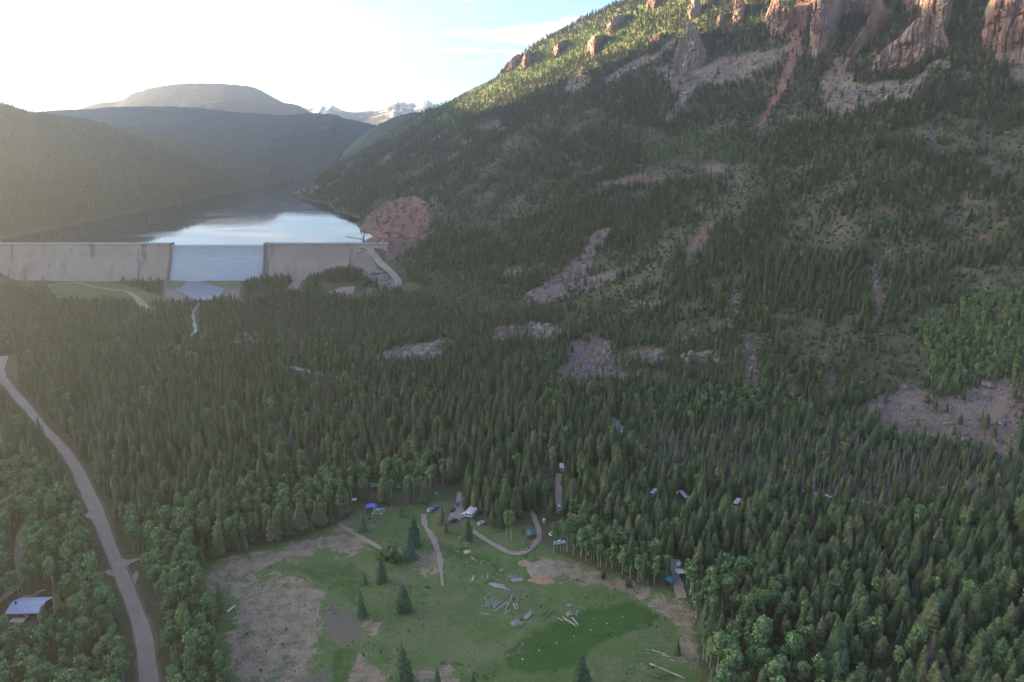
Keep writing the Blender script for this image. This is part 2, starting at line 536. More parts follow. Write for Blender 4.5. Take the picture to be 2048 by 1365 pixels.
# ------------------------------------------------------------------ terrain mesh (fan grid, finer near the meadow)
def build_terrain():
    X, Y, Z = TX2, TY2, TZ
    me = grid_mesh('terrain', X, Y, Z)
    px, py, zc = proj(X.ravel(), Y.ravel(), Z.ravel())
    d = sd_poly(X.ravel(), Y.ravel(), TOE)
    near = Y.ravel() < 2350
    A = np.zeros((px.size, 4), np.float32)
    B = np.zeros((px.size, 4), np.float32)
    A[:, 0] = np.maximum(mask(px, py, [MEADOW], 9), mask(px, py, FIELD, 5)) * near
    qx, qy = warp(px, py, X.ravel(), Y.ravel())
    A[:, 1] = mask(qx, qy, TAN, 22) * near
    A[:, 2] = np.maximum(mask(qx, qy, SCREE[:7], 13), .66 * mask(qx, qy, SCREE[7:], 13)) * near
    A[:, 3] = np.maximum(mask(qx, qy, REDS[:1] + REDS[2:3], 8), .60 * mask(qx, qy, REDS[1:2] + REDS[3:], 12)) * near
    B[:, 0] = np.maximum(mask(qx, qy, LUSH[:1], 20), .62 * mask(qx, qy, LUSH[1:], 20)) * near
    B[:, 1] = mask(qx, qy, PURP, 22) * near
    B[:, 2] = sstep(20, 140, d) * near
    B[:, 3] = np.maximum(mask(qx, qy, PALE, 6), mask(px, py, PADS, 5)) * near
    Cc = np.zeros((px.size, 4), np.float32)
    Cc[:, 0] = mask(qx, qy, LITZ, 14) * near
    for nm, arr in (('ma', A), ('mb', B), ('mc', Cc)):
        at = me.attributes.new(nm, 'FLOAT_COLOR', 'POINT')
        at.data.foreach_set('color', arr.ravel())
    t = NT('mountain_ground')
    p = t.pos()
    a1, b1 = t.n('ShaderNodeAttribute', attribute_name='ma'), t.n('ShaderNodeAttribute', attribute_name='mb')
    sa, sb = t.n('ShaderNodeSeparateColor'), t.n('ShaderNodeSeparateColor')
    t.l(a1.outputs['Color'], sa.inputs[0])
    t.l(b1.outputs['Color'], sb.inputs[0])
    n1, n2, n3, n4 = t.noise(p, .035, 6, .62), t.noise(p, .16, 6, .68), t.noise(p, .9, 5, .7), t.noise(p, .010, 4, .6)
    nn = t.math('ADD', t.math('MULTIPLY', t.math('SUBTRACT', n1, .5), 1.5), t.math('ADD', t.math('MULTIPLY', t.math('SUBTRACT', n2, .5), 2.0), t.math('MULTIPLY', t.math('SUBTRACT', n3, .5), .9)))
    def th(sock, lo=.42, hi=.62, amp=1.0):
        return t.smooth(t.math('ADD', sock, t.math('MULTIPLY', nn, amp)), lo, hi)
    floor = t.mix(t.smooth(n2, .35, .65), rgb(.060, .078, .038), rgb(.10, .09, .058))
    slope = t.mix(t.smooth(n1, .40, .60), rgb(.108, .082, .074), rgb(.055, .078, .040))
    slope = t.mix(t.math('MULTIPLY', t.smooth(n4, .50, .64), .4), slope, rgb(.165, .098, .082))
    slope = t.mix(t.smooth(n2, .50, .62), slope, rgb(.070, .105, .048))
    slope = t.mix(t.math('MULTIPLY', t.smooth(n3, .54, .66), .7), slope, rgb(.165, .14, .13))
    c = t.mix(sb.outputs[2], floor, slope)
    c = t.mix(th(b1.outputs['Alpha']), c, t.mix(n2, rgb(.17, .145, .13), rgb(.25, .21, .19)))
    grass = t.mix(t.smooth(n1, .40, .60), rgb(.075, .130, .040), rgb(.115, .140, .062))
    grass = t.mix(t.math('MULTIPLY', t.smooth(n2, .50, .66), .55), grass, rgb(.150, .145, .092))
    grass = t.mix(t.math('MULTIPLY', t.smooth(t.noise(p, .35, 4, .7), .52, .66), .45), grass, rgb(.055, .095, .04))
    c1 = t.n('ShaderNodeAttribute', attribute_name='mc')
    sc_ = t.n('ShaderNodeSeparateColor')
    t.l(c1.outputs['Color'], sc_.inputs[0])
    c = t.mix(th(sc_.outputs[0], .35, .75, .8), c, t.mix(t.smooth(n2, .4, .6), rgb(.070, .098, .028), rgb(.112, .128, .042)))  # yellow-green tint brightening the sunlit zone down to its shadow edge
    c = t.mix(th(sa.outputs[0], .4, .6, .5), c, grass)
    c = t.mix(th(sb.outputs[0], .35, .8, .7), c, t.mix(n2, rgb(.030, .082, .017), rgb(.052, .105, .027)))
    tan = t.mix(t.smooth(n2, .38, .62), rgb(.165, .135, .095), rgb(.255, .205, .158))
    c = t.mix(th(sa.outputs[1], .40, .74, 1.2), c, tan)
    c = t.mix(th(sb.outputs[1], .35, .80, 1.2), c, t.mix(n2, rgb(.105, .100, .075), rgb(.16, .135, .115)))
    scr = t.mix(t.smooth(n3, .40, .60), rgb(.125, .100, .098), rgb(.195, .158, .150))
    scr = t.mix(t.math('MULTIPLY', t.smooth(n2, .52, .66), .6), scr, rgb(.085, .078, .082))
    scr = t.mix(t.math('MULTIPLY', t.smooth(n1, .46, .58), .75), scr, rgb(.19, .152, .128))
    c = t.mix(th(sa.outputs[2], .42, .60, 1.0), c, scr)
    red = t.mix(t.smooth(n2, .35, .65), rgb(.180, .086, .076), rgb(.235, .138, .120))
    c = t.mix(th(a1.outputs['Alpha'], .42, .60, .8), c, red)
    vv = t.n('ShaderNodeHueSaturation')
    t.l(c, vv.inputs['Color'])
    mr = t.n('ShaderNodeMapRange')
    t.l(n3, mr.inputs['Value'])
    mr.inputs['From Min'].default_value, mr.inputs['From Max'].default_value = .25, .75
    mr.inputs['To Min'].default_value, mr.inputs['To Max'].default_value = .62, 1.40
    t.l(mr.outputs[0], vv.inputs['Value'])
    t.color(vv.outputs[0])
    t.bump(t.noise(p, .5, 6, .7), .7, 1.2)
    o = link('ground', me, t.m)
    tag(o, 'valley floor and forested mountain slopes with meadow, scree and red soil', 'terrain', kind='structure')
build_terrain()

# ------------------------------------------------------------------ far hills, mesa, snow peaks and the shading ridge
def m_hill(name, a, b, c, snow=None, s=.004):
    t = NT(name)
    p = t.pos()
    n1, n2 = t.noise(p, s, 5, .6), t.noise(p, s * 7, 5, .65)
    col = t.mix(t.smooth(n1, .38, .62), a, b)
    col = t.mix(t.math('MULTIPLY', t.smooth(n2, .45, .65), .7), col, c)
    if snow:
        z = t.n('ShaderNodeSeparateXYZ')
        t.l(p, z.inputs[0])
        f = t.math('ADD', t.math('MULTIPLY', t.math('SUBTRACT', z.outputs[2], snow[0]), 1 / snow[1]), t.math('MULTIPLY', t.math('SUBTRACT', t.noise(p, snow[2], 5, .6), .5), snow[3]))
        col = t.mix(t.smooth(f, .45, .58), col, rgb(.50, .51, .55))
    t.color(col)
    t.bump(n2, .8, 20)
    return t.m

def ridge_hill(name, prof, Yr, front, back, foot, mat, label, seed, amp=.10, nu=260, nv=70):
    prof = P_(prof)
    px = np.linspace(prof[0][0], prof[-1][0], nu)
    py = np.interp(px, [q[0] for q in prof], [q[1] for q in prof])
    ax, az = np.array([ray(a, b) for a, b in zip(px, py)]).T
    zr = H + az * Yr
    jit = (vn(px / 3.0, px * 0, seed) - .5) * 1.2e-3 * Yr
    v = np.concatenate([np.linspace(-1, 0, nv), np.linspace(0, 1, 24)[1:]])
    V, U = np.meshgrid(v, np.arange(nu), indexing='ij')
    Yg = Yr + np.where(V < 0, V * front, V * back)
    Xg = ax[U] * (Yr + .55 * (Yg - Yr))
    s = np.where(V < 0, np.abs(1 + V) ** 1.15, 1 - np.abs(V) ** 1.3)
    hgt_ = foot + (zr[U] - foot) * s + jit[U] * np.clip(s, 0, 1) ** 30
    env = np.clip(-V * 3, 0, 1) * np.clip((1 + V) * 6, 0, 1)
    hgt_ = hgt_ + env * (zr[U] - foot) * amp * 2.2 * (ridged(Xg / (.11 * Yr), Yg / (.2 * Yr), seed, 5) - .6)
    me = grid_mesh(name, Xg, Yg, hgt_)
    o = link(name, me, mat)
    return tag(o, label, 'hill', kind='structure')

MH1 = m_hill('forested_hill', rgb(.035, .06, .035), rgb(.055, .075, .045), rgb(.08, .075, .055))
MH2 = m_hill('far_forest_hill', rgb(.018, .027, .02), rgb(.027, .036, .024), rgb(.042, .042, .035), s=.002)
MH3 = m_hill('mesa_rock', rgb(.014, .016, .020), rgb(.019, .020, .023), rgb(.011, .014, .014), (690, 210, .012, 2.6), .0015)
MH4 = m_hill('alpine_rock', rgb(.08, .075, .078), rgb(.105, .098, .098), rgb(.07, .068, .07), (300, 330, .006, 3.2), .0012)
ridge_hill('hill', '690 300 735 262 761 247 793 233 822 226 846 224 880 214 920 190 950 175 985 158 1040 130 1120 100 1300 60', 3300, 900, 900, 40, MH1,
           'green hillside stepping back behind the big forested slope', 61, .10)
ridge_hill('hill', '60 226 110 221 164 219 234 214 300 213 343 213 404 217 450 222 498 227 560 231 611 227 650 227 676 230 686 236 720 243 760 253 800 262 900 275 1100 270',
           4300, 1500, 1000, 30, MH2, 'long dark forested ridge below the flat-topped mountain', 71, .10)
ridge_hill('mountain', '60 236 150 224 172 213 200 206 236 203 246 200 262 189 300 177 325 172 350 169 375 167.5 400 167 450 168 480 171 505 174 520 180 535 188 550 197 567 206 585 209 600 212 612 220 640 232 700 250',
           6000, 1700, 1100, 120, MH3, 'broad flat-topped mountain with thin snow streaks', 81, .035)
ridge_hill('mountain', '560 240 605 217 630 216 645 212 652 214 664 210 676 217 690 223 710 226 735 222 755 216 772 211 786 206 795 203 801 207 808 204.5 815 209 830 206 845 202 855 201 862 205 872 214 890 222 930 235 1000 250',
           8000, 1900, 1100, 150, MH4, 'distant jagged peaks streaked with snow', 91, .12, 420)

SUN_AZ, SUN_EL = R(-78.0), R(7.0)
S2 = (math.sin(SUN_AZ), math.cos(SUN_AZ))
def shade_ridge():  # mountain out of view, placed and shaped to shade the valley
    s = np.array(S2)
    p = np.array([s[1], -s[0]])                          # along the ridge, roughly +Y
    uu = np.array([-2500, -1000, 100, 350, 600, 850, 1000, 1200, 1360, 1600, 1649, 1700, 1790, 1870, 1961, 2047, 2150, 2400, 3000, 4200])
    hh = np.array([400, 385, 380, 392, 455, 600, 690, 790, 822, 812, 784, 748, 668, 580, 470, 420, 370, 300, 250, 200])  # crest heights set the shadow line and let sun into the haze
    u = np.linspace(-2500, 4200, 420)
    hr = np.interp(u, uu, hh) + 26 * (fbm(u / 60, u * 0, 5, 4) - .5)
    v = np.concatenate([np.linspace(-1, 0, 40), np.linspace(0, 1, 30)[1:]])
    V, U = np.meshgrid(v, np.arange(len(u)), indexing='ij')
    dist = 2600 + V * 750
    X = p[0] * u[U] + s[0] * dist
    Y = p[1] * u[U] + s[1] * dist
    Z = hr[U] * (1 - np.abs(V) ** 1.2) + 60 * np.clip(np.abs(V) * 3, 0, 1) * (ridged(X / 500, Y / 500, 7, 4) - .6)
    o = link('mountain', grid_mesh('mountain', X, Y, Z), MH1)
    tag(o, 'unseen mountain ridge shaped so that its shadow fills the valley', 'mountain', kind='structure')
shade_ridge()

# ------------------------------------------------------------------ water
def m_water(name, col, rough, bs, bd, streaks=True):
    t = NT(name)
    p = t.pos()
    t.b.inputs['Base Color'].default_value = col
    t.b.inputs['IOR'].default_value = 1.33
    t.b.inputs['Specular IOR Level'].default_value = .5
    if streaks:
        n = t.noise(t.mapping(p, (.0035, .012, 1)), 1.0, 5, .6, .8)
        mr = t.n('ShaderNodeMapRange')
        t.l(t.smooth(n, .46, .62), mr.inputs['Value'])
        mr.inputs['To Min'].default_value, mr.inputs['To Max'].default_value = rough, rough + .05
        t.l(mr.outputs[0], t.b.inputs['Roughness'])
    else:
        t.b.inputs['Roughness'].default_value = rough
    t.bump(t.noise(p, bs, 3, .6), bd, .3)
    return t.m
LAKE_Z = 54.0
def flat_poly(name, pts, mat, label, cat, z=None, kind='structure', off=.3, sub=1):
    me = bpy.data.meshes.new(name)
    n = len(pts)
    me.from_pydata([(x, y, z if z is not None else zz + off) for x, y, zz in pts], [], [tuple(range(n))])
    o = link(name, me, mat)
    return tag(o, label, cat, kind=kind)
flat_poly('lake', [(-1500, 1152, 0), (-200, 1152, 0), (-200, 4300, 0), (-1500, 4300, 0)], m_water('lake_water', rgb(.02, .035, .05), .035, .06, .035), 'calm reservoir held behind the concrete dam', 'lake', z=LAKE_Z)

# ------------------------------------------------------------------ draped strips and patches
LIFT = .35
def drape_strip(name, left, right, mat, label, cat, step=6.0, cols=5, lift=LIFT, kind='structure', jit=.12):
    """left/right: image-traced edges (same count); resampled in the world and laid on the terrain"""
    L = np.array([ground(*p)[:2] for p in left])
    Rr = np.array([ground(*p)[:2] for p in right])
    C = (L + Rr) / 2
    s = np.concatenate([[0], np.cumsum(np.hypot(*np.diff(C, axis=0).T))])
    ss = np.arange(0, s[-1], step)
    ker = np.array([1, 2, 3, 2, 1]) / 9.0
    def rs(a):
        o = np.stack([np.interp(ss, s, a[:, i]) for i in (0, 1)], 1)
        if len(o) > 6:
            q = np.pad(o, ((2, 2), (0, 0)), 'edge')
            o[2:-2] = np.stack([np.convolve(q[:, i], ker, 'valid') for i in (0, 1)], 1)[2:-2]
        return o
    L, Rr = rs(L), rs(Rr)
    L = L + (Rr - L) * (jit * (fbm(ss / 9, ss * 0, 3, 3) - .5))[:, None]
    Rr = Rr + (Rr - L) * (jit * (fbm(ss / 9, ss * 0 + 7, 4, 3) - .5))[:, None]
    w = np.linspace(0, 1, cols)
    X = L[:, 0:1] * (1 - w) + Rr[:, 0:1] * w
    Y = L[:, 1:2] * (1 - w) + Rr[:, 1:2] * w
    Z = hfast(X, Y) + lift
    me = grid_mesh(name, X, Y, Z)
    if me.polygons and me.polygons[0].normal.z < 0:
        me.flip_normals()
    o = link(name, me, mat)
    return tag(o, label, cat, kind=kind)

def strip_c(name, line, widths, mat, label, cat, **kw):
    """centre line in image points with a real width in metres"""
    pts = [ground(*p)[:2] for p in line]
    C = np.array(pts)
    d = np.gradient(C, axis=0)
    d /= np.maximum(np.hypot(d[:, 0], d[:, 1]), 1e-6)[:, None]
    nrm = np.stack([-d[:, 1], d[:, 0]], 1)
    wv = np.interp(np.linspace(0, 1, len(C)), np.linspace(0, 1, len(widths)), widths)[:, None] / 2
    step, cols, lift, kind, jit = kw.get('step', 3.0), kw.get('cols', 4), kw.get('lift', LIFT), kw.get('kind', 'structure'), kw.get('jit', .3)
    s = np.concatenate([[0], np.cumsum(np.hypot(*np.diff(C, axis=0).T))])
    ss = np.arange(0, s[-1], step)
    C2 = np.stack([np.interp(ss, s, C[:, i]) for i in (0, 1)], 1)
    N2 = np.stack([np.interp(ss, s, nrm[:, i]) for i in (0, 1)], 1)
    W2 = np.interp(ss, s, wv[:, 0])[:, None]
    k = 5
    if len(C2) > 12:
        ker = np.ones(k) / k
        for i in (0, 1):
            q = np.pad(C2[:, i], k // 2, 'edge')
            C2[2:-2, i] = np.convolve(q, ker, 'valid')[2:-2]
    L = C2 + N2 * W2 * (1 + jit * 2 * (fbm(ss / 5, ss * 0, 13, 3) - .5))[:, None]
    Rr = C2 - N2 * W2 * (1 + jit * 2 * (fbm(ss / 5, ss * 0 + 5, 14, 3) - .5))[:, None]
    w = np.linspace(0, 1, cols)
    X = L[:, 0:1] * (1 - w) + Rr[:, 0:1] * w
    Y = L[:, 1:2] * (1 - w) + Rr[:, 1:2] * w
    me = grid_mesh(name, X, Y, hfast(X, Y) + lift)
    if me.polygons and me.polygons[0].normal.z < 0:
        me.flip_normals()
    o = link(name, me, mat)
    tag(o, label, cat, kind=kind)
    return C2

def drape_poly(name, poly, mat, label, cat, lift=LIFT, kind='structure', res=.6):
    W = [ground(*p)[:2] for p in poly]
    xs, ys = [p[0] for p in W], [p[1] for p in W]
    nx, ny = max(3, int((max(xs) - min(xs)) / res)), max(3, int((max(ys) - min(ys)) / res))
    X, Y = np.meshgrid(np.linspace(min(xs), max(xs), nx), np.linspace(min(ys), max(ys), ny))
    sd = poly_sd(X.ravel(), Y.ravel(), W).reshape(X.shape) + .5 * (fbm(X / 3, Y / 3, 77, 2) - .5)
    ok = sd > 0
    Z = hfast(X, Y) + lift
    me = grid_mesh(name, X, Y, Z)
    import bmesh
    bm = bmesh.new()
    bm.from_mesh(me)
    bm.verts.ensure_lookup_table()
    bad = [v for v, k in zip(bm.verts, ok.ravel()) if not k]
    bmesh.ops.delete(bm, geom=bad, context='VERTS')
    bm.to_mesh(me)
    bm.free()
    o = link(name, me, mat)
    return tag(o, label, cat, kind=kind)

ROAD_L = P_('0 768 11 774 24 794 72 849 123 908 141 937 158 979 176 1021 190 1053 217 1120 234 1167 258 1229 272 1287 280 1365 284 1450 286 1560')
ROAD_R = P_('15 758 32 780 50 799 94 854 141 902 167 939 184 972 205 1015 223 1066 243 1117 267 1170 287 1220 305 1270 319 1360 326 1450 330 1560')
M['verge'] = m_road('gravel_verge', rgb(.15, .125, .095), rgb(.11, .115, .065), rgb(.085, .09, .05))
def widen(a, b, f):
    return [(p[0] + (p[0] - q[0]) * f, p[1] + (p[1] - q[1]) * f) for p, q in zip(a, b)]
drape_strip('verge', widen(ROAD_L, ROAD_R, .14), widen(ROAD_R, ROAD_L, .22), M['verge'], 'gravel and dry grass verge along the forest road', 'verge', lift=.2, jit=.25, step=3.0, cols=7)
drape_strip('road', ROAD_L, ROAD_R, M['asphalt'], 'worn paved road curving down through the forest', 'road')
drape_poly('road', P_('-40 716 18 712 10 739 16 764 20 782 0 770 -40 772'), M['asphalt'], 'paved junction at the upper end of the forest road', 'road', .5)
drape_poly('path', P_('240 1119 258 1120 285 1116 287 1120 262 1130 252 1140'), M['asphalt'], 'upper paved turn-off from the forest road', 'road', .5)
drape_poly('path', P_('262 1158 275 1138 280 1152 272 1172 268 1176'), M['asphalt'], 'lower paved turn-off from the forest road', 'road', .5)
drape_poly('path', P_('222 1138 208 1146 214 1152 238 1158'), M['asphalt'], 'short paved apron beside the forest road', 'road', .5)
drape_poly('path', P_('186 1022 168 1030 172 1038 192 1046'), M['asphalt'], 'small paved lay-by beside the forest road', 'road', .5)
strip_c('path', P_('-60 1235 0 1202 34 1176 42 1150 36 1100 42 1060'), [5.5, 5, 3.5], M['gravel'], 'gravel drive leading to the metal-roofed house', 'drive')
LOOP = P_('944 1062 975 1083 1010 1103 1032 1110 1052 1105 1068 1092 1078 1076 1078 1060 1070 1042 1066 1026 1060 1008')
strip_c('path', LOOP, [3.4, 3.6, 3.4, 3.0, 3.0], M['gravel'], 'dirt track looping round the small red cabin', 'track', step=1.2, jit=.2)
strip_c('path', P_('846 1030 852 1056 868 1082 876 1104 882 1124 882 1145 886 1174'), [3.6, 3.2, 3.0, 2.4, 1.2], M['gravel'], 'worn footpath running down into the meadow', 'path', step=1.2, jit=.7)
strip_c('path', P_('676 1048 692 1058 724 1078 748 1090 764 1100'), [1.6, 2.6, 3.0, 2.0], M['gravel'], 'pale footpath crossing the upper meadow', 'path', step=1.2, jit=.7)
strip_c('path', P_('918 985 920 1000 914 1022 908 1044'), [3, 4, 7, 8], M['gravel'], 'camp track entering the meadow from the forest', 'track', step=1.5, jit=.4)
strip_c('path', P_('1117 948 1117 975 1117 1000 1120 1030'), [4, 4, 4, 4], M['gravel'], 'camp track between the dark conifers', 'track', step=1.5, jit=.4)
strip_c('path', P_('1350 1120 1352 1150 1357 1180 1365 1200'), [5, 5, 5, 5], M['gravel'], 'camp track leaving the meadow beside the teal canopy', 'track', step=1.5, jit=.4)
strip_c('road', P_('743 488 738 500 752 516 770 534 786 550 800 566 790 574'), [16, 11, 10, 10, 12, 12], M['asphalt'], 'service road climbing to the end of the dam', 'road', step=3, lift=.5, jit=.1)
strip_c('road', P_('610 548 600 560 590 572 580 582'), [12, 13, 15, 17], M['gravel'], 'gravel ramp between two blocks of forest below the dam', 'road', step=3, jit=.15)
strip_c('road', P_('95 572 150 565 210 578 255 584 272 594 284 608 298 624'), [6, 6, 5, 6, 10, 12], M['gravel'], 'dirt road crossing the field below the dam', 'road', step=3, jit=.2)
drape_poly('parking_pad', P_('652 588 690 573 714 573 708 590'), M['pad'], 'red gravel yard in the trees below the dam', 'yard', .4, res=3)
drape_poly('pond', P_('733 548 752 544 766 546 758 553 738 554'), m_water('pond_water', rgb(.03, .04, .06), .08, .3, .1, False), 'small dark pond beside the service road', 'pond', .4, res=2)
POOL = P_('378 564 402 564 420 570 440 574 452 580 444 592 420 602 396 604 372 592 352 584 362 574')
drape_poly('pool', POOL, m_water('pool_water', rgb(.16, .19, .25), .25, .4, .3, False), 'stilling pool at the foot of the spillway', 'pool', .7, res=2)
drape_poly('shallows', P_('334 562 378 562 364 572 348 580 330 576'), m_simple('algae_shallows', rgb(.16, .17, .10), rgb(.12, .14, .08), .05), 'olive green shallows beside the stilling pool', 'shallows', .6, res=2)
drape_poly('shallows', P_('404 562 484 562 478 576 456 580 436 573 418 569'), m_simple('algae_flat', rgb(.15, .155, .09), rgb(.11, .125, .075), .05), 'brown green flats between spillway and pool', 'shallows', .6, res=2)

def m_rapids():
    t = NT('white_river')
    p = t.pos()
    f = t.smooth(t.noise(p, .22, 5, .75), .50, .66)
    t.color(t.mix(f, rgb(.10, .12, .13), rgb(.62, .66, .70)))
    t.b.inputs['Roughness'].default_value = .35
    t.bump(t.noise(p, .5, 4, .7), .8, .5)
    return t.m
RIVER = P_('400 604 385 628 392 662 372 684 350 697 400 712 470 722 575 733 620 745 655 752 710 765 760 770 830 779 930 790 1050 802 1150 815 1205 826 1226 840 1246 864 1262 880 1284 897 1330 922 1400 945 1500 962 1640 990 1790 1018 1900 1045 2080 1090')
RIV_W = strip_c('river', RIVER, [3, 4, 5, 6, 6, 6, 8, 9, 6, 4, 4, 4], m_rapids(), 'narrow white-water river winding through the forest', 'river', step=4, lift=.3, jit=.5)
VISIBLE_RIVER = P_('346 692 354 700'), P_('388 664 394 656'), P_('575 728 830 785'), P_('1205 822 1250 868'), P_('1274 888 1292 902')

# ------------------------------------------------------------------ dam
def m_dam():
    t = NT('dam_concrete')
    p = t.pos()
    c = t.mix(t.smooth(t.noise(p, .03, 4, .6), .35, .65), rgb(.29, .222, .19), rgb(.34, .265, .228))
    z = t.n('ShaderNodeSeparateXYZ')
    t.l(p, z.inputs[0])
    st = t.noise(t.mapping(p, (.16, .001, .006)), 1.0, 4, .65)
    low = t.math('SUBTRACT', 1.0, t.smooth(z.outputs[2], 22, 34))
    c = t.mix(t.math('MULTIPLY', t.math('MULTIPLY', t.smooth(st, .56, .68), low), .7), c, rgb(.36, .34, .335))
    st2 = t.noise(t.mapping(p, (.07, .001, .012)), 1.0, 5, .7)
    c = t.mix(t.math('MULTIPLY', t.smooth(st2, .57, .66), .9), c, rgb(.12, .10, .095))
    lift = t.n('ShaderNodeTexWave', wave_type='BANDS', bands_direction='Z')
    lift.inputs['Scale'].default_value = .35
    t.l(p, lift.inputs['Vector'])
    c = t.mix(t.math('MULTIPLY', lift.outputs[1], .10), c, rgb(.2, .18, .17))
    t.color(c)
    t.bump(t.noise(p, .4, 5, .6), .4, .5)
    return t.m
def m_spill():
    t = NT('falling_water')
    p = t.pos()
    f = t.smooth(t.noise(t.mapping(p, (.05, .05, 2.2)), 1.0, 5, .75), .34, .62)
    c = t.mix(f, rgb(.34, .36, .39), rgb(.56, .58, .62))
    z = t.n('ShaderNodeSeparateXYZ')
    t.l(p, z.inputs[0])
    top = t.smooth(z.outputs[2], 36, 56)
    c = t.mix(t.math('MULTIPLY', top, .45), c, rgb(.26, .28, .315))
    t.color(c)
    t.b.inputs['Roughness'].default_value = .4
    return t.m
DY = 1137.0
XL, XS0, XS1, XR = -980.0, -563.0, -405.0, -205.0
droot = empty('dam', (-480, DY, 0))
tag(droot, 'long concrete gravity dam with water spilling down its stepped middle', 'dam')
DM, SM = m_dam(), m_spill()
def sec(top):
    return [(9, top), (0, top), (0, top - 4), (-5.5, 37), (-30, -4), (9, -4)]
def dam_wing(x0, x1):
    n = max(2, int((x1 - x0) / 14))
    b = MB()
    xs = np.linspace(x0, x1, n + 1)
    for a, c in zip(xs, xs[1:]):
        pr = sec(58.0)
        vs = [(a + 480, y, z) for y, z in pr] + [(c + 480 - .12, y, z) for y, z in pr]
        k = len(pr)
        b.add(vs, [(i, k + i, k + (i + 1) % k, (i + 1) % k) for i in range(k)] + [tuple(range(k)), tuple(range(2 * k - 1, k - 1, -1))])
    return b
dam_wing(XL, XS0).build('wing_wall', DM, droot)
dam_wing(XS1, XR).build('wing_wall', DM, droot)
b = MB()
steps = 38
zs = np.linspace(55.6, -2, steps + 1)
def faceY(z):
    return np.interp(z, [-4, 37, 54], [-30, -5.5, 0])
prof = [(9, 55.6), (0, 55.6)]
for i in range(steps):
    y0 = float(faceY(zs[i + 1]))
    prof += [(prof[-1][0], float(zs[i + 1])), (y0 - .01, float(zs[i + 1]))] if i else [(0, float(zs[1])), (y0 - .4, float(zs[1]))]
x0, x1 = XS0 + 3 + 480, XS1 - 3 + 480
n = 40
xs = np.linspace(x0, x1, n)
vs, fs = [], []
for x in xs:
    vs += [(x, y, z) for y, z in prof]
k = len(prof)
for i in range(n - 1):
    for j in range(k - 1):
        fs.append((i * k + j, (i + 1) * k + j, (i + 1) * k + j + 1, i * k + j + 1))
b.add(vs, fs)
sp = b.build('spillway', SM, droot)
sp['label'] = 'stepped spillway covered by thin white water'
for x0 in (XS0, XS1 - 3):
    b = MB()
    pr = [(9.5, 59.2), (-3.5, 59.2), (-4, 53), (-9.5, 37), (-35, -4), (9.5, -4)]
    kk = len(pr)
    vs = [(x0 + 480, y, z) for y, z in pr] + [(x0 + 3 + 480, y, z) for y, z in pr]
    b.add(vs, [(i, kk + i, kk + (i + 1) % kk, (i + 1) % kk) for i in range(kk)] + [tuple(range(kk)), tuple(range(2 * kk - 1, kk - 1, -1))])
    b.build('training_wall', m_simple('training_wall_concrete', rgb(.13, .115, .11), rgb(.18, .16, .15), .3), droot)
for x0, x1 in ((XL, XS0 - .1), (XS1 + .1, XR)):
    b = MB()
    b.box(x0 + 480, x1 + 480, -.25, .25, 58, 59.0)
    b.box(x0 + 480, x1 + 480, 8.3, 8.8, 58, 59.0)
    b.build('parapet', M['plaster'], droot)

# log boom on the lake by the dam and dam gate house
def tube_obj(name, p, q, r, mat, label, cat, group=None, r1=None, n=7):
    p, q = Vector(p), Vector(q)
    b = MB()
    d = q - p
    segs = 4
    off = [Vector((random.uniform(-.4, .4), random.uniform(-.4, .4), random.uniform(0, .3))) * r for _ in range(segs + 1)]
    off[0] = off[-1] = Vector((0, 0, 0))
    r1 = r1 or r * .75
    for i in range(segs):
        t0, t1 = i / segs, (i + 1) / segs
        b.tube(d * t0 + off[i], d * t1 + off[i + 1], r + (r1 - r) * t0, r + (r1 - r) * t1, n, cap=(i in (0, segs - 1)))
    o = b.build(name, mat, None, True)
    o.location = p
    return tag(o, label, cat, group)

def on(px, py, dz=0.0):
    x, y, z = ground(px, py)
    return Vector((x, y, hz(x, y) + dz))

CLEAR = []      # (x, y, radius, clear length towards the camera)
def clear(px, py, r=7, fr=26):
    p = on(px, py)
    CLEAR.append((p.x, p.y, r, fr))

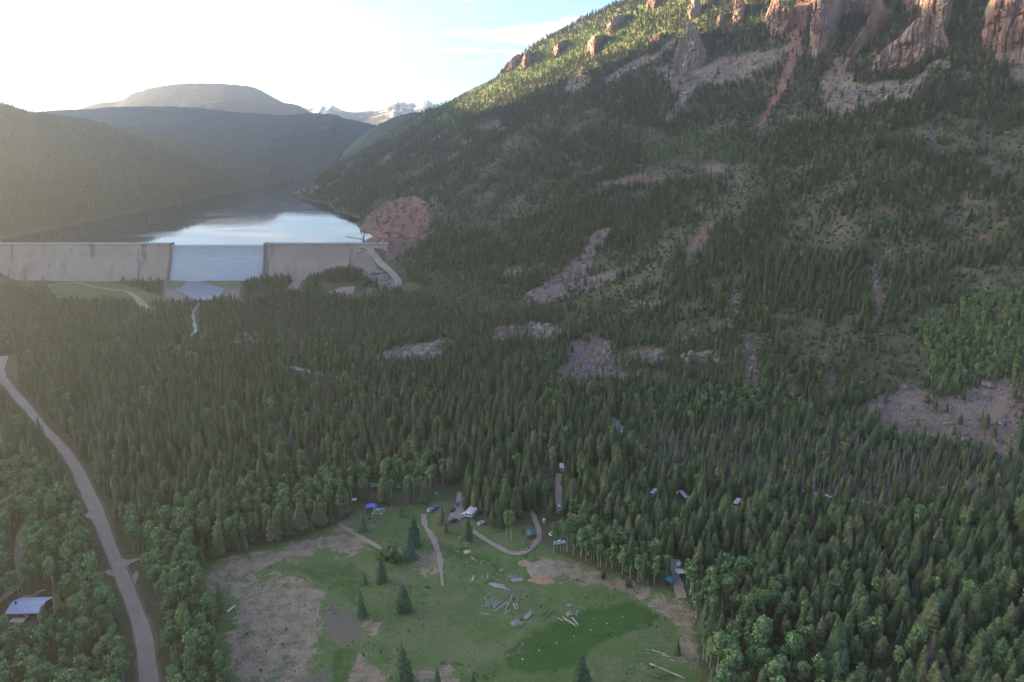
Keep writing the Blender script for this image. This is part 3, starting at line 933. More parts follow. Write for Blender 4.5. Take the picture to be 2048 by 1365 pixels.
# dam end: small gate building, retaining wall
def gatehouse():
    p = on(722, 503)
    r = empty('gate_building', p)
    b = MB(); b.box(-5, 5, -3, 3, 0, 3.4); b.build('wall', M['cream'], r)
    b = MB(); b.prism([(-5.6, 3.4), (5.6, 3.4), (0, 5.2)], -3.5, 3.5); b.build('roof', M['brownwood'], r)
    b = MB(); b.box(1.0, 2.2, -3.06, -3.003, 0, 2.2); b.build('door', M['dark'], r)
    for x in (-3.4, -.8):
        b = MB(); b.box(x - .7, x + .7, -3.06, -3.003, 1.1, 2.3); b.build('window', M['glass'], r)
    tag(r, 'small pale gate building beside the service road at the dam end', 'building')
    clear(722, 503, 14, 30)
gatehouse()
def retaining():
    a, c = on(752, 497), on(768, 482)
    a, c = Vector((a.x, a.y, a.z)), Vector((c.x, c.y, c.z))
    d = c - a
    r = empty('retaining_wall', a)
    b = MB()
    n = Vector((-d.y, d.x, 0)).normalized() * .5
    vs = [tuple(v) for v in (-n + Vector((0, 0, -1)), n + Vector((0, 0, -1)), d + n + Vector((0, 0, -1)), d - n + Vector((0, 0, -1)),
                             -n + Vector((0, 0, 3)), n + Vector((0, 0, 3)), d + n + Vector((0, 0, 3)), d - n + Vector((0, 0, 3)))]
    b.add(vs, [(0, 3, 2, 1), (4, 5, 6, 7), (0, 1, 5, 4), (1, 2, 6, 5), (2, 3, 7, 6), (3, 0, 4, 7)])
    b.build('wall', M['plaster'], r)
    b = MB()
    for i in range(12):
        q = d * (i / 11)
        b.tube(q + Vector((0, 0, 3)), q + Vector((0, 0, 4.1)), .06, .06, 5)
    for z in (3.55, 4.1):
        b.tube(Vector((0, 0, z)), d + Vector((0, 0, z)), .05, .05, 5)
    b.build('railing', M['metalgrey'], r)
    tag(r, 'pale retaining wall with railing under the red cutting', 'wall')
retaining()
q0 = Vector((-262, 1215, LAKE_Z + .25)); q1 = Vector((-300, 1250, LAKE_Z + .25))
tube_obj('log_boom', q0, q1, .5, M['deadwood'], 'thin dark boom floating on the lake near the red bank', 'boom')

# ------------------------------------------------------------------ meadow timber
def logs(off, sc, items, mat, label, group, r=.16, name='log'):
    for (a, b_, c, d) in items:
        p = on(off[0] + a / sc, off[1] + b_ / sc)
        q = on(off[0] + c / sc, off[1] + d / sc)
        rr = r * random.uniform(.8, 1.25)
        p.z += rr * .9; q.z += rr * .9
        tube_obj(name, p, q, rr, mat, label, 'log', group)
O1, K1 = (920, 1120), 7.314
logs(O1, K1, [(318, 694, 466, 560), (368, 700, 512, 562), (414, 692, 552, 578), (476, 672, 560, 600), (478, 716, 634, 592), (500, 748, 690, 608), (517, 752, 702, 622), (490, 690, 580, 612)],
     M['log'], 'pale peeled log in the evenly spaced parallel row on the meadow grass', 'parallel row of pale logs', .24)
logs(O1, K1, [(340, 574, 488, 466)], M['log'], 'lone pale log lying slanted above the parallel row of logs', None, .22)
logs(O1, K1, [(370, 565, 392, 636)], M['log'], 'short log at the upper end of the parallel row of logs', None, .2)
logs(O1, K1, [(662, 755, 718, 620)], M['log'], 'steep long log closing off the parallel row of logs', None, .22)
logs(O1, K1, [(640, 790, 742, 724), (652, 796, 735, 742)], M['log'], 'one of two logs side by side below the parallel row', 'pair of logs below the parallel row', .2)
logs(O1, K1, [(735, 615, 760, 520), (745, 600, 757, 535)], M['log'], 'one of two steep logs just under the brush heap', 'pair of steep logs under the brush heap', .2)
logs(O1, K1, [(832, 620, 838, 550)], M['log'], 'single upright-lying log under the brush heap', None, .2)
logs(O1, K1, [(405, 270, 412, 200)], M['log'], 'thick short log standing alone above the board bundle', None, .32)
logs(O1, K1, [(358, 350, 500, 282)], M['darklog'], 'dark mossy log beside the long grey board bundle', None, .2)
logs(O1, K1, [(425, 352, 640, 376), (430, 362, 665, 384), (436, 372, 655, 396), (450, 382, 662, 404), (470, 392, 700, 424), (500, 400, 725, 442)], M['oldlog'], 'long grey pole in the bundle pointing at the brush heap', 'long bundle of grey poles', .3)
logs(O1, K1, [(710, 252, 900, 248), (745, 285, 905, 262), (750, 292, 920, 276), (755, 302, 945, 292), (762, 316, 938, 304), (770, 322, 925, 314)], M['oldlog'], 'grey plank in the stack beside the ash heap', 'stack of grey planks beside the ash heap', .3)
logs(O1, K1, [(572, 162, 630, 140), (574, 170, 636, 146), (580, 180, 638, 155)], M['oldlog'], 'short grey board in the small bundle below the bare patch', 'small board bundle', .28)
logs(O1, K1, [(168, 318, 186, 242), (180, 320, 200, 240), (192, 320, 216, 242)], M['log'], 'board in the short upright-lying bundle nearest the footpath', 'board bundle nearest the footpath', .3)
logs(O1, K1, [(776, 650, 812, 730), (790, 648, 826, 730), (822, 648, 856, 722)], M['log'], 'wide pale board in the bundle beside the parallel logs', 'pale boards beside the parallel logs', .3)
logs(O1, K1, [(270, 770, 420, 788), (290, 802, 450, 812)], M['log'], 'one of two thin poles lying below the parallel row', 'two thin poles', .2)
logs(O1, K1, [(745, 935, 832, 880), (748, 950, 845, 888), (754, 962, 860, 897), (764, 975, 880, 910), (788, 985, 904, 922), (845, 1000, 920, 926)], M['oldlog'], 'thick grey log in the lowest stack on the meadow', 'lowest log stack', .32)
logs(O1, K1, [(745, 890, 775, 905)], M['log'], 'short offcut above the lowest log stack', None, .2)
logs(O1, K1, [(938, 868, 1028, 745), (948, 874, 1042, 758), (958, 878, 1055, 775), (925, 850, 970, 770), (980, 870, 1060, 790)], M['oldlog'], 'bluish grey pole in the slanted stack of poles', 'slanted stack of grey poles', .3)
logs(O1, K1, [(915, 885, 940, 840), (1040, 780, 1075, 735)], M['log'], 'pole end sticking out beside the slanted stack', 'pole ends by the slanted stack', .14)
logs(O1, K1, [(1200, 790, 1320, 765), (1220, 910, 1330, 800), (1330, 800, 1440, 745), (1180, 840, 1270, 775), (1250, 850, 1400, 715)], M['darklog'], 'thin greenish pole scattered in the meadow grass', 'scattered thin green poles', .12)
logs(O1, K1, [(1566, 690, 1580, 655), (1576, 694, 1592, 655), (1588, 696, 1604, 656), (1600, 694, 1616, 660), (1630, 700, 1635, 660)], M['oldlog'], 'short grey block in the row above the fan of logs', 'short grey blocks', .26)
logs(O1, K1, [(1550, 800, 1588, 760), (1558, 822, 1605, 758), (1566, 832, 1620, 755), (1576, 842, 1610, 775)], M['oldlog'], 'grey pole in the tight stack above the fan of logs', 'tight grey stack above the fan', .24)
logs(O1, K1, [(1620, 800, 1700, 800), (1620, 815, 1640, 770), (1700, 830, 1748, 718), (1690, 805, 1722, 738)], M['log'], 'pale log in the loose frame beside the tight grey stack', 'loose frame of pale logs', .2)
logs(O1, K1, [(1438, 860, 1510, 900), (1505, 845, 1600, 920), (1520, 850, 1690, 950), (1530, 880, 1680, 960), (1635, 850, 1730, 965), (1652, 850, 1736, 958), (1600, 915, 1710, 990)], M['log'], 'weathered log in the spread fan of logs by the lush grass', 'fan of weathered logs', .27)
logs(O1, K1, [(1450, 345, 1498, 350), (1452, 335, 1500, 340)], M['log'], 'short pale board beyond the orange dirt strip', 'two short boards beyond the orange dirt', .24)
logs(O1, K1, [(1490, 290, 1555, 255)], M['log'], 'thin stick beyond the ash heap', None, .12)
O2, K2 = (900, 1000), 7.877
logs(O2, K2, [(130, 610, 165, 575), (150, 615, 175, 580), (200, 610, 225, 595), (215, 690, 245, 660), (240, 700, 280, 670), (265, 690, 300, 665), (230, 740, 280, 715), (188, 605, 205, 580), (285, 700, 305, 675)],
     M['log'], 'short cut log scattered on the grass below the round pine', 'cut logs below the round pine', .26)
logs(O2, K2, [(100, 830, 130, 800), (125, 835, 155, 810), (205, 860, 230, 850)], M['log'], 'short log beside the tan sawdust heap', 'short logs beside the sawdust', .2)
logs(O2, K2, [(250, 995, 280, 970), (485, 1020, 492, 950), (510, 970, 550, 955)], M['log'], 'lone stick on the bright grass below the sawdust', 'sticks on the bright grass', .2)
logs(O2, K2, [(330, 905, 390, 930), (345, 930, 410, 965), (405, 970, 425, 945)], M['log'], 'board lying by the small bare spot in the grass', 'boards by the small bare spot', .22)
O3, K3 = (1230, 1240), 10.78
logs(O3, K3, [(745, 955, 1510, 1275)], M['log'], 'very long fallen trunk near the meadow corner', None, .30)
logs(O3, K3, [(790, 660, 1110, 765)], M['log'], 'long fallen trunk above the very long one', None, .26)
logs(O3, K3, [(1010, 770, 1205, 806)], M['log'], 'short trunk overlapping the end of the upper fallen trunk', None, .24)
logs(O3, K3, [(660, 640, 760, 665), (690, 710, 775, 742), (1190, 865, 1285, 892), (1620, 1050, 1650, 1070), (1530, 930, 1538, 880), (330, 1020, 378, 985)], M['log'], 'small broken branch near the fallen trunks', 'broken branches near the fallen trunks', .15)
logs(O3, K3, [(660, 1185, 990, 1285), (870, 1160, 1020, 1195), (1030, 1190, 1260, 1215)], M['darklog'], 'dark mossy trunk sunk in the grass under the long fallen one', 'mossy sunken trunks', .2)
logs((380, 965), 3.413, [(255, 888, 308, 848)], M['white'], 'white trunk lying alone beside the lone dark spruce', None, .42)
logs((680, 920), 5.11, [(275, 690, 372, 668), (300, 706, 365, 690)], M['log'], 'pale pole on the grass below the frame shelter', 'pale poles below the frame shelter', .18)

def heap(px, py, rx, ry, h, mat, name, label, cat, seed=1, n=28, rot=0.0, extra=None):
    p = on(px, py)
    r_ = np.linspace(0, 1, n)
    a = np.linspace(0, 2 * math.pi, 48, endpoint=False)
    vs, fs = [], []
    for i, rr in enumerate(r_):
        for ang in a:
            k = rr * (1 + .22 * (float(vn(np.array([math.cos(ang) * 2 + 5]), np.array([math.sin(ang) * 2 + 5]), seed)[0]) - .5) * 2)
            x, y = rx * k * math.cos(ang), ry * k * math.sin(ang)
            x, y = x * math.cos(rot) - y * math.sin(rot), x * math.sin(rot) + y * math.cos(rot)
            hh = h * (1 - rr ** 2) * (.55 + .9 * float(fbm(np.array([x / 2.0]), np.array([y / 2.0]), seed, 3)[0]))
            vs.append((x, y, hz(p.x + x, p.y + y) - p.z + hh - (.15 if i == n - 1 else 0) + .05))
    m = len(a)
    for i in range(n - 1):
        for j in range(m):
            fs.append((i * m + j, (i + 1) * m + j, (i + 1) * m + (j + 1) % m, i * m + (j + 1) % m))
    b = MB(); b.add(vs, fs)
    o = b.build(name, mat, None, True)
    o.location = p
    return tag(o, label, cat)
heap(1092, 1140, 9.5, 9.0, 1.1, M['ash'], 'ash_heap', 'low grey-brown ash heap at the meadow edge', 'heap', 3)
heap(1081, 1161, 7.2, 3.0, .5, M['orangedirt'], 'dirt_pile', 'long strip of orange dirt beside the ash heap', 'dirt pile', 4, rot=-.12)
heap(934, 1104, 2.2, 1.9, .35, M['sawdust'], 'sawdust_pile', 'small pale tan sawdust heap on bright grass', 'heap', 6)
heap(1050, 1127, 3.5, 3.2, .3, M['ash'], 'ash_heap', 'small grey bare heap below the dirt track', 'heap', 8)
def brush(px, py, r, n, mat, name, label, cat, h=.8, seg=(.6, 2.6), rad=.05):
    p = on(px, py)
    b = MB()
    for _ in range(n):
        a, d = random.uniform(0, 6.28), r * math.sqrt(random.random())
        x, y = d * math.cos(a) * 1.5, d * math.sin(a)
        z = hz(p.x + x, p.y + y) - p.z + random.uniform(.05, h) * (1 - d / r * .7)
        t, L = random.uniform(0, 6.28), random.uniform(*seg)
        dz = random.uniform(-.25, .25)
        b.tube((x - L / 2 * math.cos(t), y - L / 2 * math.sin(t), z - dz), (x + L / 2 * math.cos(t), y + L / 2 * math.sin(t), z + dz), rad * random.uniform(.6, 1.5), rad * .5, 5)
    o = b.build(name, mat)
    o.location = p
    return tag(o, label, cat)
brush(1083, 1145, 3.6, 90, M['char'], 'burnt_wood_pile', 'blackened burnt wood in the middle of the ash heap', 'wood pile', .9)
brush(1037, 1184, 5.0, 90, M['deadwood'], 'brush_heap', 'tangled heap of dry branches at the end of the grey poles', 'brush heap', 1.0, (1.5, 5.5), .07)
brush(1284, 1333, 2.0, 46, M['deadwood'], 'debris_pile', 'small pile of broken wood beside the very long fallen trunk', 'wood pile', .8, (.5, 1.6), .10)
brush(1325, 1357, 4.5, 70, M['darklog'], 'brush_heap', 'dark leafless brush under the very long fallen trunk', 'brush heap', .7, (1, 3.2), .05)

def stone(px, py, r, mat, label, cat, group, name='stone'):
    p = on(px, py)
    b = MB()
    vs, fs = [], []
    n, m = 6, 4
    sq = random.uniform(.6, .9)
    for i in range(m + 1):
        th = math.pi * i / m
        for j in range(n):
            k = r * random.uniform(.75, 1.15)
            vs.append((k * math.sin(th) * math.cos(6.283 * j / n), k * math.sin(th) * math.sin(6.283 * j / n), k * sq * math.cos(th) + r * .4))
    for i in range(m):
        for j in range(n):
            fs.append((i * n + j, (i + 1) * n + j, (i + 1) * n + (j + 1) % n, i * n + (j + 1) % n))
    b.add(vs, fs)
    o = b.build(name, mat, None, False)
    o.location = p
    return tag(o, label, cat, group)
for px, py in ((1045, 1319), (1078, 1302), (1113, 1287), (1148, 1274), (1182, 1261), (1214, 1248), (1245, 1234)):
    stone(px, py, .34, M['white'], 'white marker stone in the straight line across the lush green grass', 'marker stone', 'line of white marker stones', 'marker_stone')
for i in range(16):
    stone(880 + i * 2.9 + random.uniform(-1, 1), 1328 + random.uniform(-2, 2), random.uniform(.35, .7), M['outcrop'], 'pale stone in the low row near the lower meadow edge', 'stone', 'low row of pale stones')

# ------------------------------------------------------------------ shelters, buildings
def tent():
    p = on(742, 1022)
    r = empty('tent_canopy', p, .1)
    tag(r, 'blue tarpaulin canopy on poles at the meadow edge', 'canopy')
    b = MB()
    n = 14
    vs, fs = [], []
    W, D = 3.6, 2.7
    for j in range(7):
        y = -D + 2 * D * j / 6
        for i in range(n + 1):
            t = math.pi * i / n
            vs.append((-W * math.cos(t) * (1 - .05 * (j % 2)), y, 2.3 + 2.1 * math.sin(t) ** .8 * (1 - .22 * (y / D) ** 2)))
    for j in range(6):
        for i in range(n):
            a = j * (n + 1) + i
            fs.append((a, a + 1, a + n + 2, a + n + 1))
    b.add(vs, fs)
    o = b.build('canopy', M['tarp'], r, True)
    m = o.modifiers.new('solid', 'SOLIDIFY'); m.thickness = .06
    for x in (-W, W):
        for y in (-D, D):
            b = MB(); b.tube((x * .98, y, 0), (x * .98, y, 2.35), .07, .07, 6); b.build('pole', M['white'], r)
    clear(742, 1022, 7, 34)
tent()
def frame_shelter():
    p = on(757, 1030)
    r = empty('frame_shelter', p, -.05)
    tag(r, 'bare white frame of an open pavilion beside the blue canopy', 'shelter')
    X, Y, Z = 3.2, 2.8, 2.6
    for x in (-X, X):
        for y in (-Y, Y):
            b = MB(); b.tube((x, y, 0), (x, y, Z), .1, .1, 6); b.build('post', M['white'], r)
    for a, c in (((-X, -Y), (X, -Y)), ((X, -Y), (X, Y)), ((X, Y), (-X, Y)), ((-X, Y), (-X, -Y))):
        b = MB(); b.tube((*a, Z), (*c, Z), .12, .12, 6); b.build('beam', M['white'], r)
    for x in (-X, X):
        for y in (-Y, Y):
            b = MB(); b.tube((x, y, Z), (x * .12, y * .12, Z + 1.0), .1, .1, 6); b.build('rafter', M['white'], r)
    b = MB(); b.box(-.55, .55, -.5, .5, Z + .9, Z + 1.15); b.build('cap', M['white'], r)
    clear(757, 1030, 7, 30)
frame_shelter()
def house():
    p = on(62, 1222)
    r = empty('house', p, .03)
    tag(r, 'brown house with pale blue-grey metal roof in the trees beside the road', 'house')
    X, Y = 7.6, 5.6
    b = MB(); b.prism([(-Y, 0), (Y, 0), (Y, 3.2), (0, 5.2), (-Y, 3.2)], -X, X)
    b.v = [(y, x, z) for x, y, z in b.v]
    b.build('wall', M['brownwood'], r)
    b = MB()
    E = .7
    for sgn, mi in ((-1, 0), (1, 1)):
        y0, y1 = 0.0, sgn * (Y + E)
        z0, z1 = 5.36, 5.36 - (Y + E) * 2.0 / Y
        vs = [(-X - E, y0, z0), (X + E, y0, z0), (X + E, y1, z1), (-X - E, y1, z1)]
        vs += [(x, y, z + .16) for x, y, z in vs]
        b.add(vs, [(0, 3, 2, 1), (4, 5, 6, 7), (0, 1, 5, 4), (1, 2, 6, 5), (2, 3, 7, 6), (3, 0, 4, 7)])
    for i in range(24):
        x = -X - E + (2 * (X + E)) * (i + .5) / 24
        b.add([(x - .04, -.05, 5.53), (x + .04, -.05, 5.53), (x + .04, -(Y + E), 5.53 - (Y + E) * 2.0 / Y), (x - .04, -(Y + E), 5.53 - (Y + E) * 2.0 / Y),
               (x, -.05, 5.60), (x, -(Y + E), 5.60 - (Y + E) * 2.0 / Y)], [(0, 3, 5, 4), (1, 4, 5, 2), (3, 2, 5)])
    roof = b.build('roof', M['housroof'], r)
    b = MB(); b.box(-5.9, -5.2, -1.6, -.9, 4.8, 6.6); b.build('chimney', M['dark'], roof)
    for x in (-4.5, -1.5, 4.4):
        b = MB(); b.box(x - .8, x + .8, -Y - .05, -Y - .003, 1.1, 2.4); b.build('window', M['glass'], r)
    b = MB(); b.box(1.0, 2.1, -Y - .05, -Y - .003, .1, 2.2); b.build('door', M['cream'], r)
    b = MB(); b.box(-5.5, 1.5, -Y - 3.0, -Y - .06, -.3, .35); b.build('porch', M['cream'], r)
    clear(62, 1222, 14.5, 27)
    clear(30, 1225, 9, 20)
    clear(92, 1222, 7, 18)
house()
strip_c('path', P_('46 1196 60 1193 72 1192 76 1184 92 1181'), [1.6, 1.6, 1.6], M['gravel'], 'narrow walkway curving behind the metal-roofed house', 'path', step=1)
clear(74, 1188, 5, 6)
def cabin():
    p = on(1062, 1074)
    r = empty('cabin', p, .28)
    tag(r, 'small red cabin with teal roof inside the track loop', 'cabin')
    X, Y = 2.2, 2.4
    b = MB(); b.prism([(-X, 0), (X, 0), (X, 2.5), (0, 3.4), (-X, 2.5)], -Y, Y); b.build('wall', M['redwood'], r)
    b = MB()
    for sg in (-1, 1):
        vs = [(0, -Y - .4, 3.5), (0, Y + .4, 3.5), (sg * (X + .45), Y + .4, 2.42), (sg * (X + .45), -Y - .4, 2.42)]
        vs += [(x, y, z + .12) for x, y, z in vs]
        b.add(vs, [(0, 3, 2, 1), (4, 5, 6, 7), (0, 1, 5, 4), (1, 2, 6, 5), (2, 3, 7, 6), (3, 0, 4, 7)])
    b.build('roof', M['tealroof'], r)
    b = MB(); b.box(-.45, .45, -Y - .05, -Y - .003, 0, 2.0); b.build('door', M['brownwood'], r)
    b = MB(); b.box(X + .003, X + .05, -.5, .5, 1.1, 1.9); b.build('window', M['glass'], r)
    clear(1062, 1074, 7, 26)
cabin()
def toilet():
    p = on(1088, 1046)
    r = empty('portable_toilet', p, .2)
    tag(r, 'white portable toilet beside the dirt track bend', 'portable toilet')
    b = MB(); b.box(-.75, .75, -.75, .75, .1, 2.4); b.build('body', M['white'], r)
    b = MB(); b.prism([(-.8, 2.4), (.8, 2.4), (.5, 2.75), (-.5, 2.75)], -.8, .8); b.build('roof', M['cream'], r)
    b = MB(); b.box(-.5, .5, -.80, -.753, .15, 2.2); b.build('door', M['metalgrey'], r)
    clear(1088, 1046, 4, 20)
toilet()
def sheet_shelter(px, py, w, d, h, mat, label, rz=.2, name='tarp_shelter', peak=.8):
    p = on(px, py)
    r = empty(name, p, rz)
    tag(r, label, 'canopy')
    b = MB()
    b.add([(-w, -d, h), (w, -d, h), (w, d, h), (-w, d, h), (0, 0, h + peak)], [(0, 1, 4), (1, 2, 4), (2, 3, 4), (3, 0, 4)])
    o = b.build('canopy', mat, r)
    m = o.modifiers.new('solid', 'SOLIDIFY'); m.thickness = .05
    for x in (-w, w):
        for y in (-d, d):
            b = MB(); b.tube((x * .97, y * .97, 0), (x * .97, y * .97, h), .06, .06, 5); b.build('pole', M['metalgrey'], r)
    clear(px, py, 5, 22)
sheet_shelter(1340, 1166, 2.5, 2.5, 2.5, M['teal'], 'square teal canopy by the camp track at the meadow corner', .78)
sheet_shelter(1360, 1151, 2.3, 2.0, 2.6, M['white'], 'white peaked canopy on the camp track behind the teal one', .2, peak=1.2)
sheet_shelter(747, 978, 2.4, 3.2, 3.0, M['teal'], 'teal tarp shelter among trees behind the blue canopy', .5, peak=.9)
sheet_shelter(797, 980, 1.2, 2.6, 3.0, M['teal'], 'narrow teal tarp hidden between the aspens', .1)
sheet_shelter(873, 994, 1.0, 2.2, 2.6, M['teal'], 'small bright teal tarp next to the camp track', .1)

# ------------------------------------------------------------------ vehicles
def wheels(r, xs, w, rad):
    for x in xs:
        for s in (-1, 1):
            b = MB(); b.tube((x, s * (w / 2 - .14), rad), (x, s * (w / 2 + .05), rad), rad, rad, 14)
            wh = b.build('wheel', M['rubber'], r, False)
            b = MB(); b.tube((x, s * (w / 2 + .03), rad), (x, s * (w / 2 + .07), rad), rad * .55, rad * .55, 10)
            b.build('rim', M['metalgrey'], wh)
def panel(b, pts):
    b.add(pts, [tuple(range(len(pts)))])
def loft(b, secs):
    """secs: list of (x, halfwidth_bottom, halfwidth_top, z0, z1) -> closed lofted body along x"""
    vs = []
    for x, w0, w1, z0, z1 in secs:
        vs += [(x, -w0, z0), (x, w0, z0), (x, w1, z1), (x, -w1, z1)]
    fs = [(0, 1, 2, 3)] + [tuple(reversed([4 * (len(secs) - 1) + i for i in range(4)]))]
    for i in range(len(secs) - 1):
        a, c = 4 * i, 4 * i + 4
        for j in range(4):
            k = (j + 1) % 4
            fs.append((a + j, c + j, c + k, a + k))
    b.add(vs, fs)
def vehicle(kind, mat, p1, p2, label, name=None, cat=None, fr=26, r=6, scale=1.12, group=None):
    a, c = on(*p1), on(*p2)
    m = (a + c) / 2
    m.z = hz(m.x, m.y)
    root = empty(name or kind, m, math.atan2(c.y - a.y, c.x - a.x))
    root.scale = (scale,) * 3
    tag(root, label, cat or {'car': 'car', 'pickup': 'pickup truck', 'camper_trailer': 'camper trailer', 'utility_trailer': 'trailer'}[kind], group)
    if kind == 'car':
        b = MB(); loft(b, [(-2.4, .80, .82, .45, .95), (-2.3, .90, .88, .35, 1.05), (-.2, .94, .92, .32, 1.08), (1.2, .94, .9, .32, 1.05), (2.2, .88, .84, .36, .92), (2.42, .78, .74, .45, .80)])
        b.build('body', mat, root)
        b = MB(); loft(b, [(-2.15, .86, .68, 1.04, 1.60), (-1.6, .88, .72, 1.06, 1.76), (.3, .88, .72, 1.07, 1.76), (.75, .88, .70, 1.07, 1.60), (1.25, .84, .80, 1.04, 1.10)])
        b.build('cabin', mat, root)
        for s in (-1, 1):
            for x0, x1 in ((-1.9, -1.0), (-.9, -.05), (.05, .6)):
                b = MB(); panel(b, [(x0, s * .885, 1.14), (x1, s * .885, 1.14), (x1, s * .765, 1.62), (x0, s * .765, 1.62)]); b.build('side_window', M['glass'], root)
        b = MB(); panel(b, [(1.22, -.76, 1.16), (1.22, .76, 1.16), (.80, .66, 1.64), (.80, -.66, 1.64)]); b.build('windshield', M['glass'], root)
        b = MB(); panel(b, [(-2.19, -.74, 1.12), (-2.19, .74, 1.12), (-2.13, .64, 1.56), (-2.13, -.64, 1.56)]); b.build('rear_window', M['glass'], root)
        b = MB(); panel(b, [(-1.4, -.5, 1.765), (.1, -.5, 1.765), (.1, .5, 1.765), (-1.4, .5, 1.765)]); b.build('sunroof', M['glass'], root)
        wheels(root, (-1.45, 1.5), 1.84, .36)
    elif kind == 'pickup':
        b = MB(); loft(b, [(-2.9, .95, .95, .55, .80), (-2.85, .98, .98, .45, .85), (2.6, .98, .95, .45, .85), (2.85, .9, .88, .55, .8)])
        b.build('chassis', mat, root)
        b = MB(); loft(b, [(.75, .97, .95, .85, 1.2), (2.5, .95, .90, .85, 1.12), (2.82, .88, .82, .85, 1.0)]); b.build('hood', mat, root)
        b = MB(); loft(b, [(-1.05, .96, .80, .85, 1.85), (-.85, .97, .80, .85, 1.92), (.4, .97, .80, .85, 1.92), (.95, .97, .88, .85, 1.25)]); b.build('cabin', mat, root)
        b = MB()
        for s in (-1, 1):
            b.box(-2.88, -1.08, s * .92 - .05, s * .92 + .05, .85, 1.28)
        b.box(-2.90, -2.80, -.86, .86, .85, 1.28)
        b.build('truck_bed', mat, root)
        b = MB(); b.box(-2.78, -1.1, -.86, .86, .852, .87); b.build('bed_floor', M['dark'], root)
        for s in (-1, 1):
            for x0, x1 in ((-.85, -.15), (-.05, .55)):
                b = MB(); panel(b, [(x0, s * .93, 1.28), (x1, s * .91, 1.28), (x1 - .1, s * .83, 1.80), (x0, s * .83, 1.80)]); b.build('side_window', M['glass'], root)
        b = MB(); panel(b, [(.97, -.82, 1.30), (.97, .82, 1.30), (.50, .72, 1.88), (.50, -.72, 1.88)]); b.build('windshield', M['glass'], root)
        b = MB(); panel(b, [(-1.07, -.75, 1.30), (-1.07, .75, 1.30), (-1.00, .72, 1.8), (-1.00, -.72, 1.8)]); b.build('rear_window', M['glass'], root)
        wheels(root, (-1.8, 1.8), 1.92, .42)
    elif kind == 'camper_trailer':
        b = MB(); loft(b, [(-3.9, 1.15, 1.1, .75, 3.05), (-3.75, 1.22, 1.2, .6, 3.2), (2.9, 1.22, 1.2, .6, 3.2), (3.5, 1.22, 1.18, .65, 2.7), (3.8, 1.15, 1.1, .75, 1.7)])
        b.build('body', mat, root)
        for s in (-1, 1):
            for x0, x1 in ((-3.2, -2.1), (-.7, .5), (1.9, 2.7)):
                b = MB(); panel(b, [(x0, s * 1.236, 1.7), (x1, s * 1.236, 1.7), (x1, s * 1.228, 2.5), (x0, s * 1.228, 2.5)]); b.build('side_window', M['glass'], root)
        b = MB(); panel(b, [(-3.905, -.8, 1.7), (-3.905, .8, 1.7), (-3.92, .8, 2.6), (-3.92, -.8, 2.6)]); b.build('rear_window', M['glass'], root)
        b = MB(); b.box(.8, 1.5, -1.255, -1.225, .7, 2.6); b.build('door', M['cream'], root)
        b = MB(); b.box(-1.6, -.7, -.45, .45, 3.2, 3.45); b.build('roof_vent', M['metalgrey'], root)
        b = MB(); b.box(1.0, 1.5, -.25, .25, 3.2, 3.32); b.build('roof_hatch', M['dark'], root)
        b = MB(); b.tube((3.7, -.5, .6), (4.9, 0, .55), .07, .07, 6); b.tube((3.7, .5, .6), (4.9, 0, .55), .07, .07, 6); b.build('hitch', M['dark'], root)
        wheels(root, (-.9, .0), 2.36, .36)
    elif kind == 'utility_trailer':
        b = MB(); loft(b, [(-4.6, 1.25, 1.2, .9, 3.25), (-4.55, 1.3, 1.28, .8, 3.3), (4.0, 1.3, 1.28, .8, 3.3), (4.2, 1.25, 1.2, .9, 3.2)]); b.build('body', M['dark'], root)
        b = MB(); b.box(-4.6, 4.2, -1.3, 1.3, 3.31, 3.42); b.build('roof', mat, root)
        b = MB(); b.box(-4.66, -4.61, -1.0, 1.0, 1.0, 3.0); b.build('rear_door', M['metalgrey'], root)
        b = MB(); b.tube((4.1, 0, .7), (5.3, 0, .6), .09, .09, 6); b.build('hitch', M['dark'], root)
        wheels(root, (-1.6, -.6), 2.5, .42)
    CLEAR.append((m.x, m.y, r * .9, fr * .72))
W_ = M['white']
vehicle('car', W_, (956, 1052), (968, 1045), 'white car parked on grass beside the round pine', r=7)
vehicle('car', M['dark'], (904, 1046), (913, 1041), 'black car standing alone on the bare camp ground', r=9)
vehicle('car', M['blue'], (914, 1014), (915, 1007), 'blue car on the camp track at the forest edge', r=5)
vehicle('car', M['dark'], (903, 1026), (909, 1018), 'dark car parked under trees beside the blue car', r=4, fr=16)
vehicle('camper_trailer', W_, (934, 1035), (945, 1024), 'white camper trailer with its nose towards the forest, left of a pair', r=6, fr=30)
vehicle('camper_trailer', W_, (941, 1036), (952, 1025), 'white camper trailer close against its twin behind the round pine', r=6, fr=30)
vehicle('pickup', W_, (925, 1036), (931, 1028), 'narrow white truck beside the pair of camper trailers', r=4, fr=20)
vehicle('camper_trailer', W_, (1106, 1062), (1130, 1058), 'long white camper trailer behind slender aspen trunks', r=9, fr=24)
vehicle('pickup', W_, (1102, 1072), (1113, 1066), 'white pickup parked close to the long white camper trailer', r=6, fr=20)
vehicle('pickup', W_, (1112, 1089), (1128, 1087), 'white pickup side-on under the slender aspens', r=7, fr=22)
vehicle('camper_trailer', W_, (1125, 947), (1122, 933), 'cream-white camper trailer deep in the conifers at the track end', r=6, fr=36, cat='camper trailer')
vehicle('pickup', W_, (1120, 1024), (1116, 1012), 'white pickup in the narrow gap between tall conifers', r=6, fr=34)
vehicle('utility_trailer', M['slateblue'], (1371, 1004), (1361, 993), 'dark trailer with pale flat roof in the conifer clearing', r=9, fr=30)
vehicle('pickup', W_, (1361, 994), (1355, 988), 'white pickup hitched ahead of the dark trailer', r=7, fr=26)
